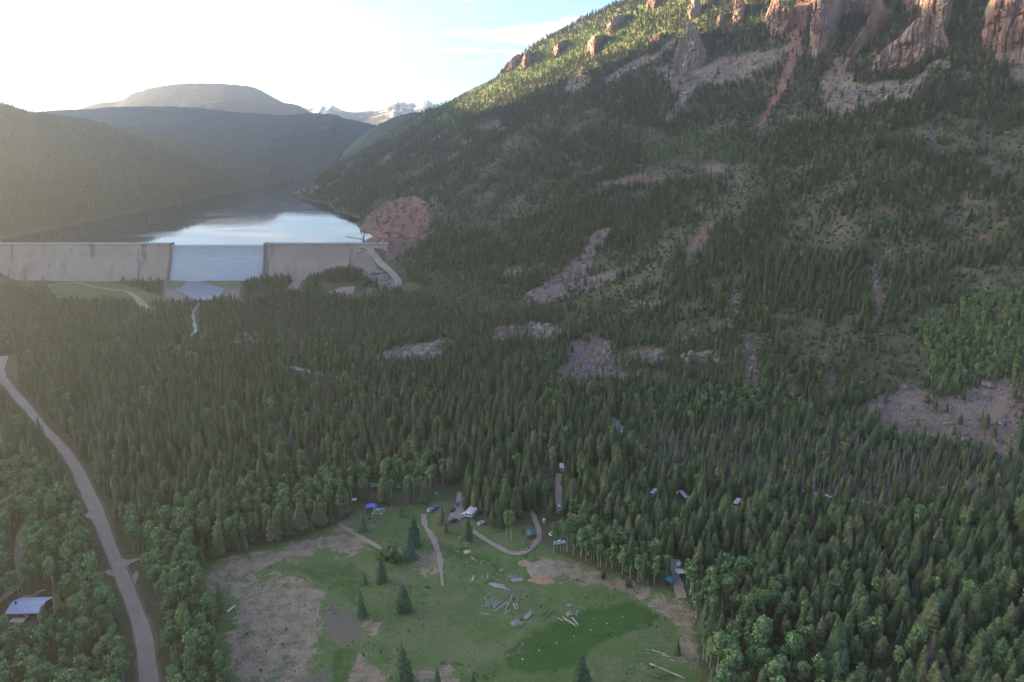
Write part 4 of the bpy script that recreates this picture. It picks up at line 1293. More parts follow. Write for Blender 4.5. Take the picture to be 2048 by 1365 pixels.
vehicle('camper_trailer', W_, (1303, 996), (1314, 985), 'pale camper trailer almost hidden among conifers', r=6, fr=30)
vehicle('car', M['slateblue'], (1308, 1014), (1316, 1024), 'blue-grey car between conifers below the hidden camper', r=5, fr=26)
vehicle('camper_trailer', W_, (1470, 1016), (1478, 1006), 'white camper trailer in a gap beside reddish ground', r=6, fr=28)
vehicle('pickup', W_, (1355, 1141), (1358, 1128), 'white pickup with dark bed on the camp track', r=6, fr=24)
vehicle('pickup', M['slateblue'], (1424, 1128), (1439, 1124), 'blue-grey pickup side-on in the woods past the teal canopy', r=6, fr=20)
vehicle('car', W_, (1450, 1130), (1460, 1128), 'white car half hidden by aspen crowns', r=5, fr=16)
vehicle('car', W_, (1480, 1130), (1488, 1135), 'white car at the far end of the woodland campsite', r=5, fr=18)
vehicle('camper_trailer', W_, (128, 553), (138, 551), 'white camper parked on the dirt road at the foot of the dam', r=10, fr=30)
vehicle('car', W_, (858, 1024), (864, 1020), 'small white car at the camp by the worn footpath', r=6, fr=20)
vehicle('pickup', M['blue'], (866, 1021), (873, 1016), 'blue pickup beside the small white car at camp', r=6, fr=20)
CUT = [(706, 1003, 4, 14)]
sheet_shelter(709, 1006, 1.6, 1.6, 2.6, M['cream'], 'pale tent peeking through the aspens left of the blue canopy', .1, 'camp_tent', 1.0)

# ------------------------------------------------------------------ cliffs and outcrops
def cliff(poly, label, seed, mat='cliff', lean=.30, rel=9.0, name='cliff'):
    poly = P_(poly) if isinstance(poly, str) else poly
    xs = [p[0] for p in poly]
    x0, x1 = min(xs), max(xs)
    fine = 1.5 if x1 - x0 > 70 else 2.4
    pxs = np.linspace(x0 + .3, x1 - .3, max(10, int((x1 - x0) * fine)))
    tops, bots = [], []
    for q in pxs:
        ys = []
        for (ax_, ay_), (bx_, by_) in zip(poly, poly[1:] + poly[:1]):
            if (ax_ > q) != (bx_ > q):
                ys.append(ay_ + (q - ax_) * (by_ - ay_) / (bx_ - ax_))
        tops.append(min(ys)); bots.append(max(ys))
    base = []
    for q, bt in zip(pxs, bots):
        g = march(hfast, q, bt, 600, 3200, 900)
        base.append(g if g else base[-1])
    base = np.array(base)
    k = 5
    if len(base) > 8:
        yb = np.pad(base[:, 1], k // 2, 'edge')
        base[:, 1] = np.convolve(yb, np.ones(k) / k, 'valid')
    nv = max(8, int(max(b_ - t_ for t_, b_ in zip(tops, bots)) * .9 * fine))
    rows = []
    v = np.linspace(0, 1, nv)
    # straight top edge position
    NC = 12
    X = np.zeros((nv + 1 + NC, len(pxs))); Y = X.copy(); Z = X.copy()
    for i, q in enumerate(pxs):
        ax_, azb = ray(q, bots[i])
        yb = base[i, 1]
        zb = H + azb * yb
        axt, azt = ray(q, tops[i])
        yt = yb
        for _ in range(8):
            yt = yb + lean * max(H + azt * yt - zb, 0)
        zt = H + azt * yt
        hh = zt - zb
        for j, t in enumerate(v):
            yy = yb + (yt - yb) * t
            X[j + 1, i] = axt * yy; Y[j + 1, i] = yy; Z[j + 1, i] = zb + hh * t
        X[0, i] = axt * (yb - 1); Y[0, i] = yb - 1; Z[0, i] = zb - 12
        for m in range(NC):
            tc_ = (m + 1) / NC
            yy = yt + 1.9 * hh * tc_ ** 1.4 + 9 * tc_
            X[nv + 1 + m, i] = axt * yt + (yy - yt) * .45; Y[nv + 1 + m, i] = yy; Z[nv + 1 + m, i] = zt - .85 * hh * tc_ ** 1.5
    Zr = Z[1:nv + 1]; Xr = X[1:nv + 1]; Yr = Y[1:nv + 1]
    along = Xr * .85 - Yr * .5
    hgtm = max(float((Zr[-1] - Zr[0]).max()), 4)
    sc = np.clip(hgtm / 60, .38, 1.2)
    col = ridged(along / (16 * sc) + 6 * fbm(Zr / 60, along / 80, seed, 2), Zr / (120 * sc), seed, 3) - .5
    blk = fbm(along / (7 * sc), Zr / (11 * sc), seed + 5, 3) - .5
    ledge = np.floor(Zr / (13 * sc) + 2.2 * fbm(along / (40 * sc), Zr * 0, seed + 9, 2)) / 1.0
    led = (_hash(ledge, np.floor(along / (22 * sc)), seed) - .5)
    env = np.sin(np.pi * np.clip(np.linspace(0, 1, nv) * .8 + .15, 0, 1))[:, None]
    def cells(w, seed_, jit):
        u_ = along / w + jit * (fbm(along / (5 * w), Zr / (3 * w), seed_, 2) - .5)
        i_ = np.floor(u_)
        f_ = np.abs(u_ - i_ - .5) * 2
        return i_, f_
    i1, f1 = cells(14 * sc, seed + 20, .7)
    i2, f2 = cells(5.6 * sc, seed + 30, .6)
    l1 = np.floor(Zr / (26 * sc) + 4.3 * _hash(i1, i1 * 0, seed) + .8 * fbm(along / (9 * sc), Zr / (30 * sc), seed + 8, 2))
    colb = _hash(i1, l1, seed + 3) - .5
    colc = _hash(i2, np.floor(Zr / (11 * sc) + 5 * _hash(i2, i2 * 0, seed) + .9 * fbm(along / (4 * sc), Zr / (12 * sc), seed + 18, 2)), seed + 4) - .5
    crack = -(sstep(.80, 1.0, f1) * .55 + sstep(.78, 1.0, f2) * .28)
    bed = _hash(np.floor(Zr / (11 * sc) + .5 * fbm(along / (60 * sc), Zr * 0, seed + 9, 2)), Zr * 0, seed + 6) - .5
    disp = rel * sc * (env * (1.2 * col + .8 * blk + .4 * led) + np.clip(env + .3, 0, 1) * (.85 * colb + .55 * colc + .45 * bed + .55 * crack))
    cx_, cy_ = X[nv + 1:], Y[nv + 1:]
    Z[nv + 1:] += np.minimum(np.arange(1, NC + 1) / 3.0, 1)[:, None] * sc * (11 * (ridged(cx_ / 17, cy_ / 17, seed + 50, 3) - .55) + 7 * (_hash(np.floor(cx_ / 6 + 2 * fbm(cy_ / 9, cx_ / 9, seed + 51, 2)), np.floor(cy_ / 7), seed + 52) - .5))
    X[1:nv + 1] -= disp * .66
    Y[1:nv + 1] -= disp * .75
    me = grid_mesh(name, X, Y, Z, False)
    o = link(name, me, M[mat])
    return tag(o, label, 'cliff', kind='structure')
CL = [('1346 126 1350 104 1360 84 1368 60 1376 44 1390 44 1394 66 1404 84 1412 100 1413 122 1401 137 1380 139 1366 133 1356 135', 'tall split rock buttress standing above the scree'),
      ('1531 45 1536 22 1543 0 1549 -20 1560 -10 1562 18 1572 16 1582 16 1587 36 1585 52 1580 64 1570 70 1559 71 1548 66 1541 58', 'blocky buttress with sunlit top beside the red gully'),
      ('1628 18 1631 -30 1674 -30 1688 10 1686 40 1680 66 1672 90 1650 110 1640 110 1634 104 1638 88 1646 70 1640 52 1634 36', 'sunlit rock block and its long descending rib'),
      ('1684 26 1686 -30 1760 -30 1755 14 1740 24 1722 28 1700 28', 'red wall between the sunlit blocks'),
      ('1688 130 1692 116 1702 96 1716 74 1734 50 1742 24 1752 -8 1762 -10 1768 14 1782 30 1766 54 1752 72 1736 94 1722 110 1708 124 1698 136', 'jagged descending rib of grey red rock'),
      ('1805 18 1812 -40 1916 -40 1914 34 1904 52 1888 48 1872 32 1850 18', 'sunlit orange rock wall along the upper edge'),
      ('1744 141 1752 118 1768 96 1786 86 1800 74 1814 58 1830 42 1848 26 1860 19 1872 34 1885 52 1896 76 1901 96 1889 106 1874 113 1854 121 1826 131 1794 137 1762 143', 'great pyramid-shaped red cliff'),
      ('1966 82 1970 50 1990 22 2000 -40 2160 -40 2160 100 2100 112 2048 108 2030 118 2012 105 1978 104', 'broad banded red cliff above the far scree'),
      ('1430 52 1436 34 1446 20 1450 46 1440 54', 'small rock tooth above the scree'),
      ('1464 46 1468 10 1474 -8 1486 -6 1490 30 1486 48 1474 50', 'narrow sunlit orange pinnacle'),
      ('1372 36 1380 4 1390 -10 1400 0 1402 28 1390 38', 'sunlit crag beside the split buttress'),
      ('1300 92 1304 76 1314 72 1326 64 1328 82 1318 94', 'small red crag in the bright trees'),
      ('1172 108 1176 84 1188 72 1202 70 1200 92 1190 112', 'weathered crag on the bright slope'),
      ('1210 66 1218 46 1234 32 1252 28 1250 46 1236 60 1222 70', 'dark broken crag on the bright slope'),
      ('1290 18 1296 0 1308 -14 1316 4 1312 18', 'pale crag on the upper bright slope'),
      ('1102 114 1108 96 1118 84 1130 80 1126 100 1116 116', 'reddish crag under the skyline'),
      ('1004 146 1010 130 1022 118 1036 108 1034 130 1024 142', 'rust red crag at the skyline'),
      ('1040 134 1046 114 1058 100 1062 104 1060 128 1050 140', 'second rust red crag below the skyline')]
for i, (p, l) in enumerate(CL):
    cliff(p, l, 100 + i * 7, rel=9)
OC = [('984 684 990 668 1006 656 1024 652 1030 664 1022 680 1002 690', 'pale rounded outcrop at the toe of the mountain'),
      ('1044 676 1056 660 1080 654 1110 654 1130 668 1120 682 1080 684', 'broad pale outcrop above the forest'),
      ('1176 726 1180 704 1196 690 1216 692 1226 706 1216 724 1196 732', 'blocky outcrop above the grey talus'),
      ('1276 724 1284 706 1300 700 1326 706 1322 726 1300 732', 'reddish outcrop beside the talus'),
      ('1362 722 1370 710 1390 706 1412 710 1436 716 1430 730 1396 726', 'low row of pale rocks on the slope'),
      ('752 722 764 706 790 698 818 700 822 714 800 726', 'pale outcrop in the forest below the dam'),
      ('826 718 840 702 866 690 890 684 902 690 884 710 856 722', 'grey outcrop in the forest beside the pale one'),
      ('740 440 752 424 768 412 772 428 760 446', 'dark crag at the top of the red cutting')]
# ------------------------------------------------------------------ tree prototypes (metres, base at the origin)
def tri_mesh(name, V, Fc, mats, midx=None, smooth=False):
    me = bpy.data.meshes.new(name)
    me.from_pydata([tuple(map(float, v)) for v in V], [], Fc)
    for m in mats:
        me.materials.append(m)
    if midx is not None:
        me.polygons.foreach_set('material_index', np.array(midx, dtype=np.int32))
    me.update()
    return me

def trunk_geo(h, r0, r1, n=6, bend=.0, rnd=None, segs=4):
    V, Fc = [], []
    off = np.zeros((segs + 1, 2))
    if rnd is not None and bend:
        off[1:] = np.cumsum(rnd.normal(0, bend, (segs, 2)), 0)
    for i in range(segs + 1):
        t = i / segs
        r = r0 + (r1 - r0) * t
        for k in range(n):
            a = 2 * math.pi * k / n
            V.append((off[i, 0] + r * math.cos(a), off[i, 1] + r * math.sin(a), h * t - (.6 if i == 0 else 0)))
    for i in range(segs):
        for k in range(n):
            Fc.append((i * n + k, i * n + (k + 1) % n, (i + 1) * n + (k + 1) % n, (i + 1) * n + k))
    Fc.append(tuple(range(segs * n, segs * n + n)))
    return V, Fc, off[-1]

def conifer_geo(seed, h=20., Rr=2.7, base=.10, pw=.85, levels=27, dens=1.0, thin=1.0, droop=.35, skip=0.0):
    rd = np.random.default_rng(seed)
    V, Fc = [], []
    lob = rd.uniform(0, 6.28, 3)
    for i in range(levels):
        t = i / (levels - 1)
        z = h * (base + (1 - base) * t * .985)
        lv = rd.uniform(.80, 1.12)
        r = Rr * ((1 - t) ** pw) * lv + .12
        if t < .12:
            r *= .72 + 2.2 * t
        nb = max(4, int(round((4 + 7 * (1 - t)) * dens)))
        a0 = rd.uniform(0, 6.28)
        for k in range(nb):
            if rd.random() < skip:
                continue
            a = a0 + 2 * math.pi * k / nb + rd.normal(0, .16)
            rr = r * rd.uniform(.72, 1.16) * (1 + .10 * math.sin(2 * a + lob[0] + 3 * t) + .08 * math.sin(3 * a + lob[1]))
            dr = droop * rr * (1 - .9 * t) + rd.normal(0, .12)
            c, s = math.cos(a), math.sin(a)
            dz = rd.normal(0, .15)
            def P(rad, side, zz):
                return (c * rad - s * side, s * rad + c * side, z + zz + dz)
            w = (.30 * rr + .10) * thin
            b = len(V)
            V += [P(.02, 0, .25), P(.5 * rr, 0, .12 - .3 * dr), P(.48 * rr, w, -.10 - .45 * dr), P(.48 * rr, -w, -.10 - .45 * dr), P(rr, 0, -dr),
                  P(.86 * rr, .85 * w, -.12 - .85 * dr), P(.86 * rr, -.85 * w, -.12 - .85 * dr)]
            Fc += [(b, b + 2, b + 1), (b, b + 1, b + 3), (b + 1, b + 5, b + 4), (b + 1, b + 4, b + 6), (b + 2, b + 5, b + 1), (b + 3, b + 1, b + 6)]
    b = len(V)
    V += [(.14, 0, h * .955), (-.07, .12, h * .955), (-.07, -.12, h * .955), (0, 0, h * 1.02)]
    Fc += [(b, b + 1, b + 3), (b + 1, b + 2, b + 3), (b + 2, b, b + 3)]
    return V, Fc

def aspen_geo(seed, h=15., R0=2.1, z0=.5, n=11, leaf=.50, per=72):
    rd = np.random.default_rng(seed)
    V, Fc = [], []
    for c in range(n):
        tt = rd.random()
        zc = h * (z0 + .04 + (1 - z0 - .10) * (c + .5) / n)
        k = 1 - abs((zc / h - z0) / (1 - z0) - .52) * 1.05
        a = rd.uniform(0, 6.28)
        rad = R0 * k * rd.uniform(.1, .62)
        cx, cy = rad * math.cos(a), rad * math.sin(a)
        sr = R0 * rd.uniform(.5, .78) * (.55 + .5 * k)
        for _ in range(per):
            d = rd.normal(0, 1, 3)
            d /= np.linalg.norm(d)
            q = np.array([cx, cy, zc]) + d * sr * rd.uniform(.45, 1.22) * np.array([1, 1, .85])
            nrm = d * .9 + rd.normal(0, .55, 3) + np.array([0, 0, .35])
            nrm /= np.linalg.norm(nrm)
            u = np.cross(nrm, rd.normal(0, 1, 3)); u /= np.linalg.norm(u)
            v = np.cross(nrm, u)
            s = leaf * rd.uniform(.7, 1.3)
            b = len(V)
            V += [q - u * s, q - v * s * .7, q + u * s, q + v * s * .7]
            Fc += [(b, b + 1, b + 2, b + 3)]
    return V, Fc

def snag_geo(seed, h=16.):
    rd = np.random.default_rng(seed)
    V, Fc = [], []
    for i in range(30):
        z = h * rd.uniform(.25, .97)
        L = 2.0 * (1 - z / h) ** .6 * rd.uniform(.5, 1.1) + .3
        a = rd.uniform(0, 6.28)
        c, s = math.cos(a), math.sin(a)
        w = .07
        dz = -rd.uniform(.05, .5) * L
        b = len(V)
        V += [(0, 0, z + w), (0, 0, z - w), (c * L, s * L, z + dz), (-s * w, c * w, z), (s * w, -c * w, z)]
        Fc += [(b, b + 1, b + 2), (b + 3, b + 4, b + 2)]
    return V, Fc

def proto(kind, seed):
    """returns (trunk mesh, crown mesh, merged mesh)"""
    rd = np.random.default_rng(seed + 900)
    if kind == 'spruce':
        tv, tf, _ = trunk_geo(19.5, .26, .04, 6)
        cv, cf = conifer_geo(seed, 20, rd.uniform(2.6, 4.0), rd.uniform(.05, .14), rd.uniform(.62, .86))
        cm, tm = M['conifer'], M['bark']
    elif kind == 'pine':
        tv, tf, _ = trunk_geo(18.5, .24, .05, 6)
        cv, cf = conifer_geo(seed, 19, rd.uniform(2.6, 3.3), rd.uniform(.20, .32), rd.uniform(.42, .56), 23, 1.0, 1.25, .22)
        cm, tm = M['pineneedle'], M['bark']
    elif kind == 'roundpine':
        tv, tf, _ = trunk_geo(13, .3, .06, 6)
        cv, cf = conifer_geo(seed, 14, 3.5, .06, .40, 24, 1.25, 1.2, .2)
        cm, tm = M['conifer'], M['bark']
    elif kind == 'bluespruce':
        tv, tf, _ = trunk_geo(19.5, .3, .04, 6)
        cv, cf = conifer_geo(seed, 20, 4.2, .04, .8, 27, 1.25)
        cm, tm = M['bluespruce'], M['bark']
    elif kind == 'widespruce':
        tv, tf, _ = trunk_geo(19.5, .32, .04, 6)
        cv, cf = conifer_geo(seed, 20, 3.9, .03, .80, 30, 1.3)
        cm, tm = M['conifer'], M['bark']
    elif kind == 'aspen':
        tv, tf, _ = trunk_geo(13.6, .17, .05, 6, .10, rd)
        cv, cf = aspen_geo(seed, 15, rd.uniform(1.8, 2.7), rd.uniform(.36, .56), 12, .40, 84)
        cm, tm = M['aspen'], M['aspenbark']
    elif kind == 'greyspruce':
        tv, tf, _ = trunk_geo(17.5, .2, .03, 6)
        cv, cf = conifer_geo(seed, 18, 1.9, .12, .8, 24, .9, .55, .45, .35)
        cm, tm = M['deadneedle'], M['deadwood']
    elif kind == 'snag':
        tv, tf, _ = trunk_geo(16, .2, .04, 6, .08, rd)
        cv, cf = snag_geo(seed)
        cm, tm = M['deadwood'], M['deadwood']
    elif kind == 'shrub':
        tv, tf, _ = trunk_geo(1.0, .08, .05, 5)
        cv, cf = aspen_geo(seed, 2.6, 1.7, .0, 5, .34, 44)
        cm, tm = M['shrub'], M['bark']
    tme = tri_mesh('trunk', tv, tf, [tm])
    cme = tri_mesh('crown', cv, cf, [cm])
    n = len(tv)
    mv, mf = list(tv) + list(cv), list(tf) + [tuple(i + n for i in f) for f in cf]
    mme = tri_mesh(kind, mv, mf, [tm, cm], [0] * len(tf) + [1] * len(cf))
    return tme, cme, mme

PROT = {'conifer': [proto('spruce', s) for s in (1, 2, 3, 4, 5)] + [proto('pine', s) for s in (6, 7, 8, 9, 10)],
        'aspen': [proto('aspen', s) for s in (11, 12, 13, 14, 15, 16)],
        'dead': [proto('greyspruce', s) for s in (21, 22, 23)] + [proto('snag', s) for s in (24, 25)],
        'shrub': [proto('shrub', s) for s in (31, 32, 33)]}
SPEC = {k: [proto(k, 41 + i), proto(k, 51 + i)] for i, k in enumerate(('roundpine', 'bluespruce', 'widespruce'))}
HT = {'conifer': [20] * 5 + [19] * 5, 'aspen': [15] * 6, 'dead': [18] * 3 + [16] * 2, 'shrub': [2.6] * 3}

def plant(name, pr, loc, scale, rz, label, cat, group=None, wide=1.0):
    r = empty(name, loc, rz)
    r.scale = (scale * wide, scale * wide, scale)
    link('trunk', pr[0], None, r)
    link('crown', pr[1], None, r)
    return tag(r, label, cat, group)

# trees standing alone on the meadow, traced from base and top
def lone(kind, px, by, ty, label, h0=20., name='conifer_tree', cat='conifer', wide=1.0):
    p = on(px, by)
    x, y, z = p
    zc = (y * CP - (z - H) * SP)
    hh = 1.0
    for _ in range(20):
        _, t, _ = proj(np.array([x]), np.array([y]), np.array([z + hh]))
        hh *= (by - ty) / max(by - float(t[0]), .5)
    pr = SPEC[kind][random.randrange(2)] if kind in SPEC else PROT[kind][random.randrange(3)]
    if kind == 'roundpine': h0 = 14.
    if kind == 'aspen': h0 = 15.
    if kind == 'shrub': h0 = 2.6; pr = PROT['shrub'][random.randrange(3)]
    return plant(name, pr, p, hh / h0, random.uniform(0, 6.28), label, cat, None, wide)
lone('bluespruce', 821, 1118, 1056, 'wide blue-green spruce, front one of the tall meadow pair')
lone('widespruce', 829, 1092, 1024, 'tall dark spruce standing behind the blue-green one', wide=1.15)
lone('widespruce', 764, 1163, 1104, 'dark spruce below the leafy bush patch on the meadow')
lone('widespruce', 731, 1169, 1145, 'small bushy conifer between two meadow spruces')
lone('widespruce', 723, 1234, 1174, 'slim pointed spruce at the edge of the grey-brown strip', wide=.85)
lone('roundpine', 808, 1222, 1170, 'round dark pine alone in the middle of the meadow')
lone('widespruce', 442, 1220, 1161, 'lone dark spruce beside the white trunk')
lone('widespruce', 807, 1362, 1280, 'tallest sharp-topped spruce at the lower end of the meadow', wide=1.1)
lone('widespruce', 876, 1390, 1334, 'spruce top showing at the bottom edge near the stone row')
lone('widespruce', 947, 1396, 1346, 'lower of the two spruce tops at the bottom edge')
lone('roundpine', 1162, 1385, 1312, 'broad round-topped conifer at the bottom of the lush grass', wide=.8)
lone('widespruce', 1354, 1309, 1276, 'small dark conifer at the meadow corner by the dirt strip', wide=1.1)
lone('widespruce', 884, 1048, 1005, 'dark conifer between footpath and camp track, taller one')
lone('widespruce', 891, 1066, 1032, 'dark conifer between footpath and camp track, lower one')
lone('roundpine', 936, 1081, 1034, 'dense round pine at the start of the dirt track', wide=.72)
lone('widespruce', 803, 1034, 1006, 'small dark conifer on the bare ground behind the frame shelter', wide=1.1)
lone('widespruce', 727, 1062, 1020, 'dark conifer at the edge of the aspen line left of the blue canopy')
lone('shrub', 774, 1118, 1098, 'wide leafy bush on the meadow beside the blue-green spruce', name='bush', cat='bush', wide=1.6)
lone('shrub', 790, 1122, 1106, 'low leafy bush between the bush and the blue-green spruce', name='bush', cat='bush', wide=1.5)
lone('shrub', 1207, 1158, 1144, 'small leafy sapling on the grass outside the aspen edge', name='bush', cat='bush', wide=.6)
lone('shrub', 1258, 1175, 1164, 'tiny bush on the dry strip outside the aspen edge', name='bush', cat='bush')
lone('aspen', 1013, 1076, 1020, 'pale-trunked aspen leaning at the inner side of the track loop', name='aspen_tree', cat='aspen', wide=.8)
lone('aspen', 1022, 1078, 1019, 'slender aspen with bright crown inside the track loop', name='aspen_tree', cat='aspen', wide=.8)
lone('aspen', 1046, 1088, 1056, 'short aspen just beside the red cabin', name='aspen_tree', cat='aspen')
for i, (px, by) in enumerate(((1107, 1108), (1114, 1102), (1121, 1104), (1127, 1106), (1132, 1104))):
    lone('aspen', px, by, by - 66 + 4 * (i % 2), 'slender tall aspen with pale trunk in front of the long white camper', name='aspen_tree', cat='aspen', wide=.55)['group'] = 'aspens in front of the long white camper'

# ------------------------------------------------------------------ forest
AZ = [('-400 940 60 940 110 990 170 1090 205 1150 235 1250 268 1400 262 1700 -400 1700', .8), ('225 1060 330 1060 400 1120 404 1160 440 1290 470 1500 330 1600 318 1280 285 1170', .82),
      ('300 1080 400 1110 520 1082 690 1035 718 1008 720 985 640 965 480 1010 340 1040', .55), ('690 990 790 1005 880 1000 905 975 880 940 700 955', .62),
      ('1092 1080 1100 1060 1150 1062 1250 1110 1380 1165 1404 1210 1340 1190 1200 1145 1130 1115', .92), ('1365 1185 1470 1150 1560 1195 1640 1290 1700 1450 1400 1600 1392 1260', .50),
      ('1830 650 1960 600 2400 560 2400 780 2000 775 1940 780 1880 800 1850 770', .82), ('1290 290 1400 268 1520 300 1420 350 1300 345', .6), ('860 205 1010 150 1150 60 1330 70 1150 120 1000 190 880 235', .5),
      ('1230 790 1500 790 1700 840 1500 850 1280 830', .35), ('1750 440 1830 430 1860 480 1760 500', .4), ('1000 560 1050 640 980 640 930 600', .2), ('860 560 960 580 1000 640 860 640', .35)]
DZ = [('1280 850 1500 855 1750 895 2400 960 2400 1080 1850 1060 1600 1015 1400 965 1290 905', .52), ('250 690 430 690 430 790 250 780', .34), ('380 850 700 820 900 860 800 930 430 960', .16),
      ('1250 640 1300 720 1240 900 1150 800', .15), ('900 560 1000 600 980 700 880 700', .14), ('1080 230 1500 240 1500 290 1080 290', .15)]
NO = [MEADOW] + FIELD + [P_('330 560 486 558 486 600 330 606'), P_('640 572 716 568 716 594 645 596'), P_('728 540 772 540 772 557 728 557'),
      P_('575 585 592 548 618 546 606 586'), P_('-60 545 330 555 335 562 200 562 60 575 -60 565'), P_('730 484 780 480 790 520 815 560 810 580 780 570 745 520'),
      P_('1040 1030 1090 1030 1086 1090 1040 1100 960 1080 950 1058 1010 1062')]
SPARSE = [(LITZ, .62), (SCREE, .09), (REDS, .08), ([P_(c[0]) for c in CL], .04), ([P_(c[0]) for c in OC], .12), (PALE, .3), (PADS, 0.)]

def band(y0, y1, sp, kx0=-1.02, kx1=.98):
    ys = np.arange(y0, y1, sp * .87)
    pts = []
    for j, y in enumerate(ys):
        xs = np.arange(kx0 * y, kx1 * y, sp) + (j % 2) * sp / 2
        pts.append(np.stack([xs, np.full_like(xs, y)], 1))
    p = np.concatenate(pts)
    return p + RNG.uniform(-.46, .46, p.shape) * sp

cand = np.concatenate([band(190, 520, 5.0), band(520, 800, 5.2), band(800, 1180, 5.6), band(1180, 2420, 6.4), band(2420, 3500, 12.0, -1.02, .1)])
x, y = cand.T
z = hfast(x, y)
px, py, zc = proj(x, y, z)
d = sd_poly(x, y, TOE)
keep = (y < np.interp(x, CRX, CRY, left=9e9, right=2400) + 60) | (x < -700)
keep &= ~((x < -250) & (y > 2000) & (d < -30) & (x > -820))
keep &= (px > -420) & (px < 2420) & (py < 1900)
lake = (y > 1100) & (z < LAKE_Z + 1.5) & (x < -190)
keep &= ~lake
keep &= ~((y > 1098) & (y < 1160) & (x > XL) & (x < XR - 6))
hill_l = (x < -880) & (y > 1050)
for poly in NO:
    keep &= ~(poly_sd(px, py, poly) > -2)
# roads, tracks, river
def near_line(pts, w):
    out = np.zeros(x.shape, bool)
    for (ax, ay), (bx, by) in zip(pts, pts[1:]):
        ex, ey = bx - ax, by - ay
        t = np.clip(((x - ax) * ex + (y - ay) * ey) / max(ex * ex + ey * ey, 1e-6), 0, 1)
        out |= (x - ax - t * ex) ** 2 + (y - ay - t * ey) ** 2 < w * w
    return out
rl = np.array([ground(*p)[:2] for p in ROAD_L]); rr_ = np.array([ground(*p)[:2] for p in ROAD_R])
rc = (rl + rr_) / 2
LINES = [(rc, 9.0)]
keep &= ~near_line(rc, 9.0)
keep &= ~near_line(RIV_W[::3], .9)
for line, w in ((P_('0 1202 34 1176 42 1150 36 1100 42 1060'), 4), (P_('918 970 920 1000 914 1022'), 4), (P_('1117 948 1117 975 1117 1000 1120 1030'), 4),
                (P_('1350 1120 1352 1150 1357 1180'), 4.5), (P_('230 1150 212 1147'), 6), (P_('250 1125 285 1118'), 6), (P_('262 1160 276 1142'), 7),
                (P_('182 1030 170 1033'), 6), (P_('0 716 12 745 14 768'), 12), (P_('260 590 275 600 298 622'), 9), (P_('768 478 800 520'), 6)):
    LINES.append(([ground(*p)[:2] for p in line], w))
    keep &= ~near_line(*LINES[-1])
# open the view to stretches of the river that show
for vis in VISIBLE_RIVER:
    W = np.array([ground(*p)[:2] for p in vis])
    for t in np.linspace(0, 1, 9):
        c = W[0] + (W[-1] - W[0]) * t
    lo, hi = min(p[0] for p in vis), max(p[0] for p in vis)
    near = np.array([w for w in RIV_W if lo - 2 <= float(proj(w[0], w[1], 0.0)[0]) <= hi + 2])
    for w in near[::2]:
        e = w / np.hypot(*w)
        al = (w[0] - x) * e[0] + (w[1] - y) * e[1]
        la = np.abs((w[0] - x) * e[1] - (w[1] - y) * e[0])
        keep &= ~((al > -4) & (al < 24) & (la < 5) & (RNG.random(x.shape) < .45))
for (cx, cy, r, fr) in CLEAR:
    e = np.array([cx, cy]) / math.hypot(cx, cy)
    al = (cx - x) * e[0] + (cy - y) * e[1]
    la = np.abs((cx - x) * e[1] - (cy - y) * e[0])
    keep &= ~(((x - cx) ** 2 + (y - cy) ** 2 < r * r) | ((al > 0) & (al < fr) & (la < max(3.4, r * .62))))
slope = sstep(10, 90, d)
clump = fbm(x / 42, y / 42, 201, 3)
clump2 = fbm(x / 150, y / 150, 211, 3)
dens = np.where(slope > .4, np.clip((clump - .5) * 3.4 + (clump2 - .5) * 2.4 + .78, .12, 1.0), np.clip(.93 + (clump - .5) * 1.5, .35, 1))
hi = sstep(420, 640, d)
dens = np.maximum(dens, hi * .9)
dens = np.where(hill_l, .95, dens)
dens = np.maximum(dens, .95 * mask(px, py, [P_(AZ[6][0])], 8))
wx, wy = warp(px, py, x, y)
for polys, f in SPARSE:
    m = mask(wx, wy, polys, 3)
    dens = dens * (1 - m * (1 - f))
keep &= RNG.random(x.shape) < dens
pa = np.where(slope > .4, .05 + .10 * (fbm(x / 60, y / 60, 221, 2) > .6), .05)
for s_, f in AZ:
    pa = np.maximum(pa, mask(px, py, [P_(s_)], 10) * f * np.clip(.55 + 1.1 * (fbm(x / 22, y / 22, 231, 2)), .4, 1.25))
pa = np.where((slope < .4) & (y > 560), np.maximum(pa, .16 * (fbm(x / 50, y / 50, 227, 2) > .45)), pa)
pd = np.where((slope < .4) & (y > 380), .10, .05)
for s_, f in DZ:
    pd = np.maximum(pd, mask(px, py, [P_(s_)], 14) * f)
ps = np.where(slope > .4, .12, .02)
u = RNG.random(x.shape)
kind = np.where(u < pa, 1, np.where(u < pa + pd, 2, np.where(u < pa + pd + ps, 3, 0)))
sz = np.where(kind == 0, np.where(slope > .4, RNG.normal(.68, .15, x.shape), RNG.normal(.84, .20, x.shape)), np.where(kind == 1, RNG.normal(1.0, .18, x.shape) * np.where(slope > .4, .72, 1.0),
              np.where(kind == 2, RNG.normal(.82, .14, x.shape) * np.where(slope > .4, .75, 1.0), RNG.uniform(.7, 1.7, x.shape))))
sz = sz * np.where((slope < .4) & (kind != 3), np.where((x > -420) & (x < -190) & (y > 940), .74, np.interp(y, [520, 680, 840, 1000], [1.0, .78, .60, .52])), 1.0)
sz = sz * np.where((px > 1240) & (py < 1040) & (slope < .4) & (kind != 3), .8, 1.0)
sz = sz * np.where((kind == 0) & (RNG.random(x.shape) < .22), RNG.uniform(.45, .8, x.shape), 1.0)
sz = np.clip(sz, .28, 1.6)
sz = np.where(hill_l & (y > 1500) & (kind != 3), sz * .9, sz)
x, y, z, px, py, zc, kind, sz, d, slope = (a[keep] for a in (x, y, z, px, py, zc, kind, sz, d, slope))
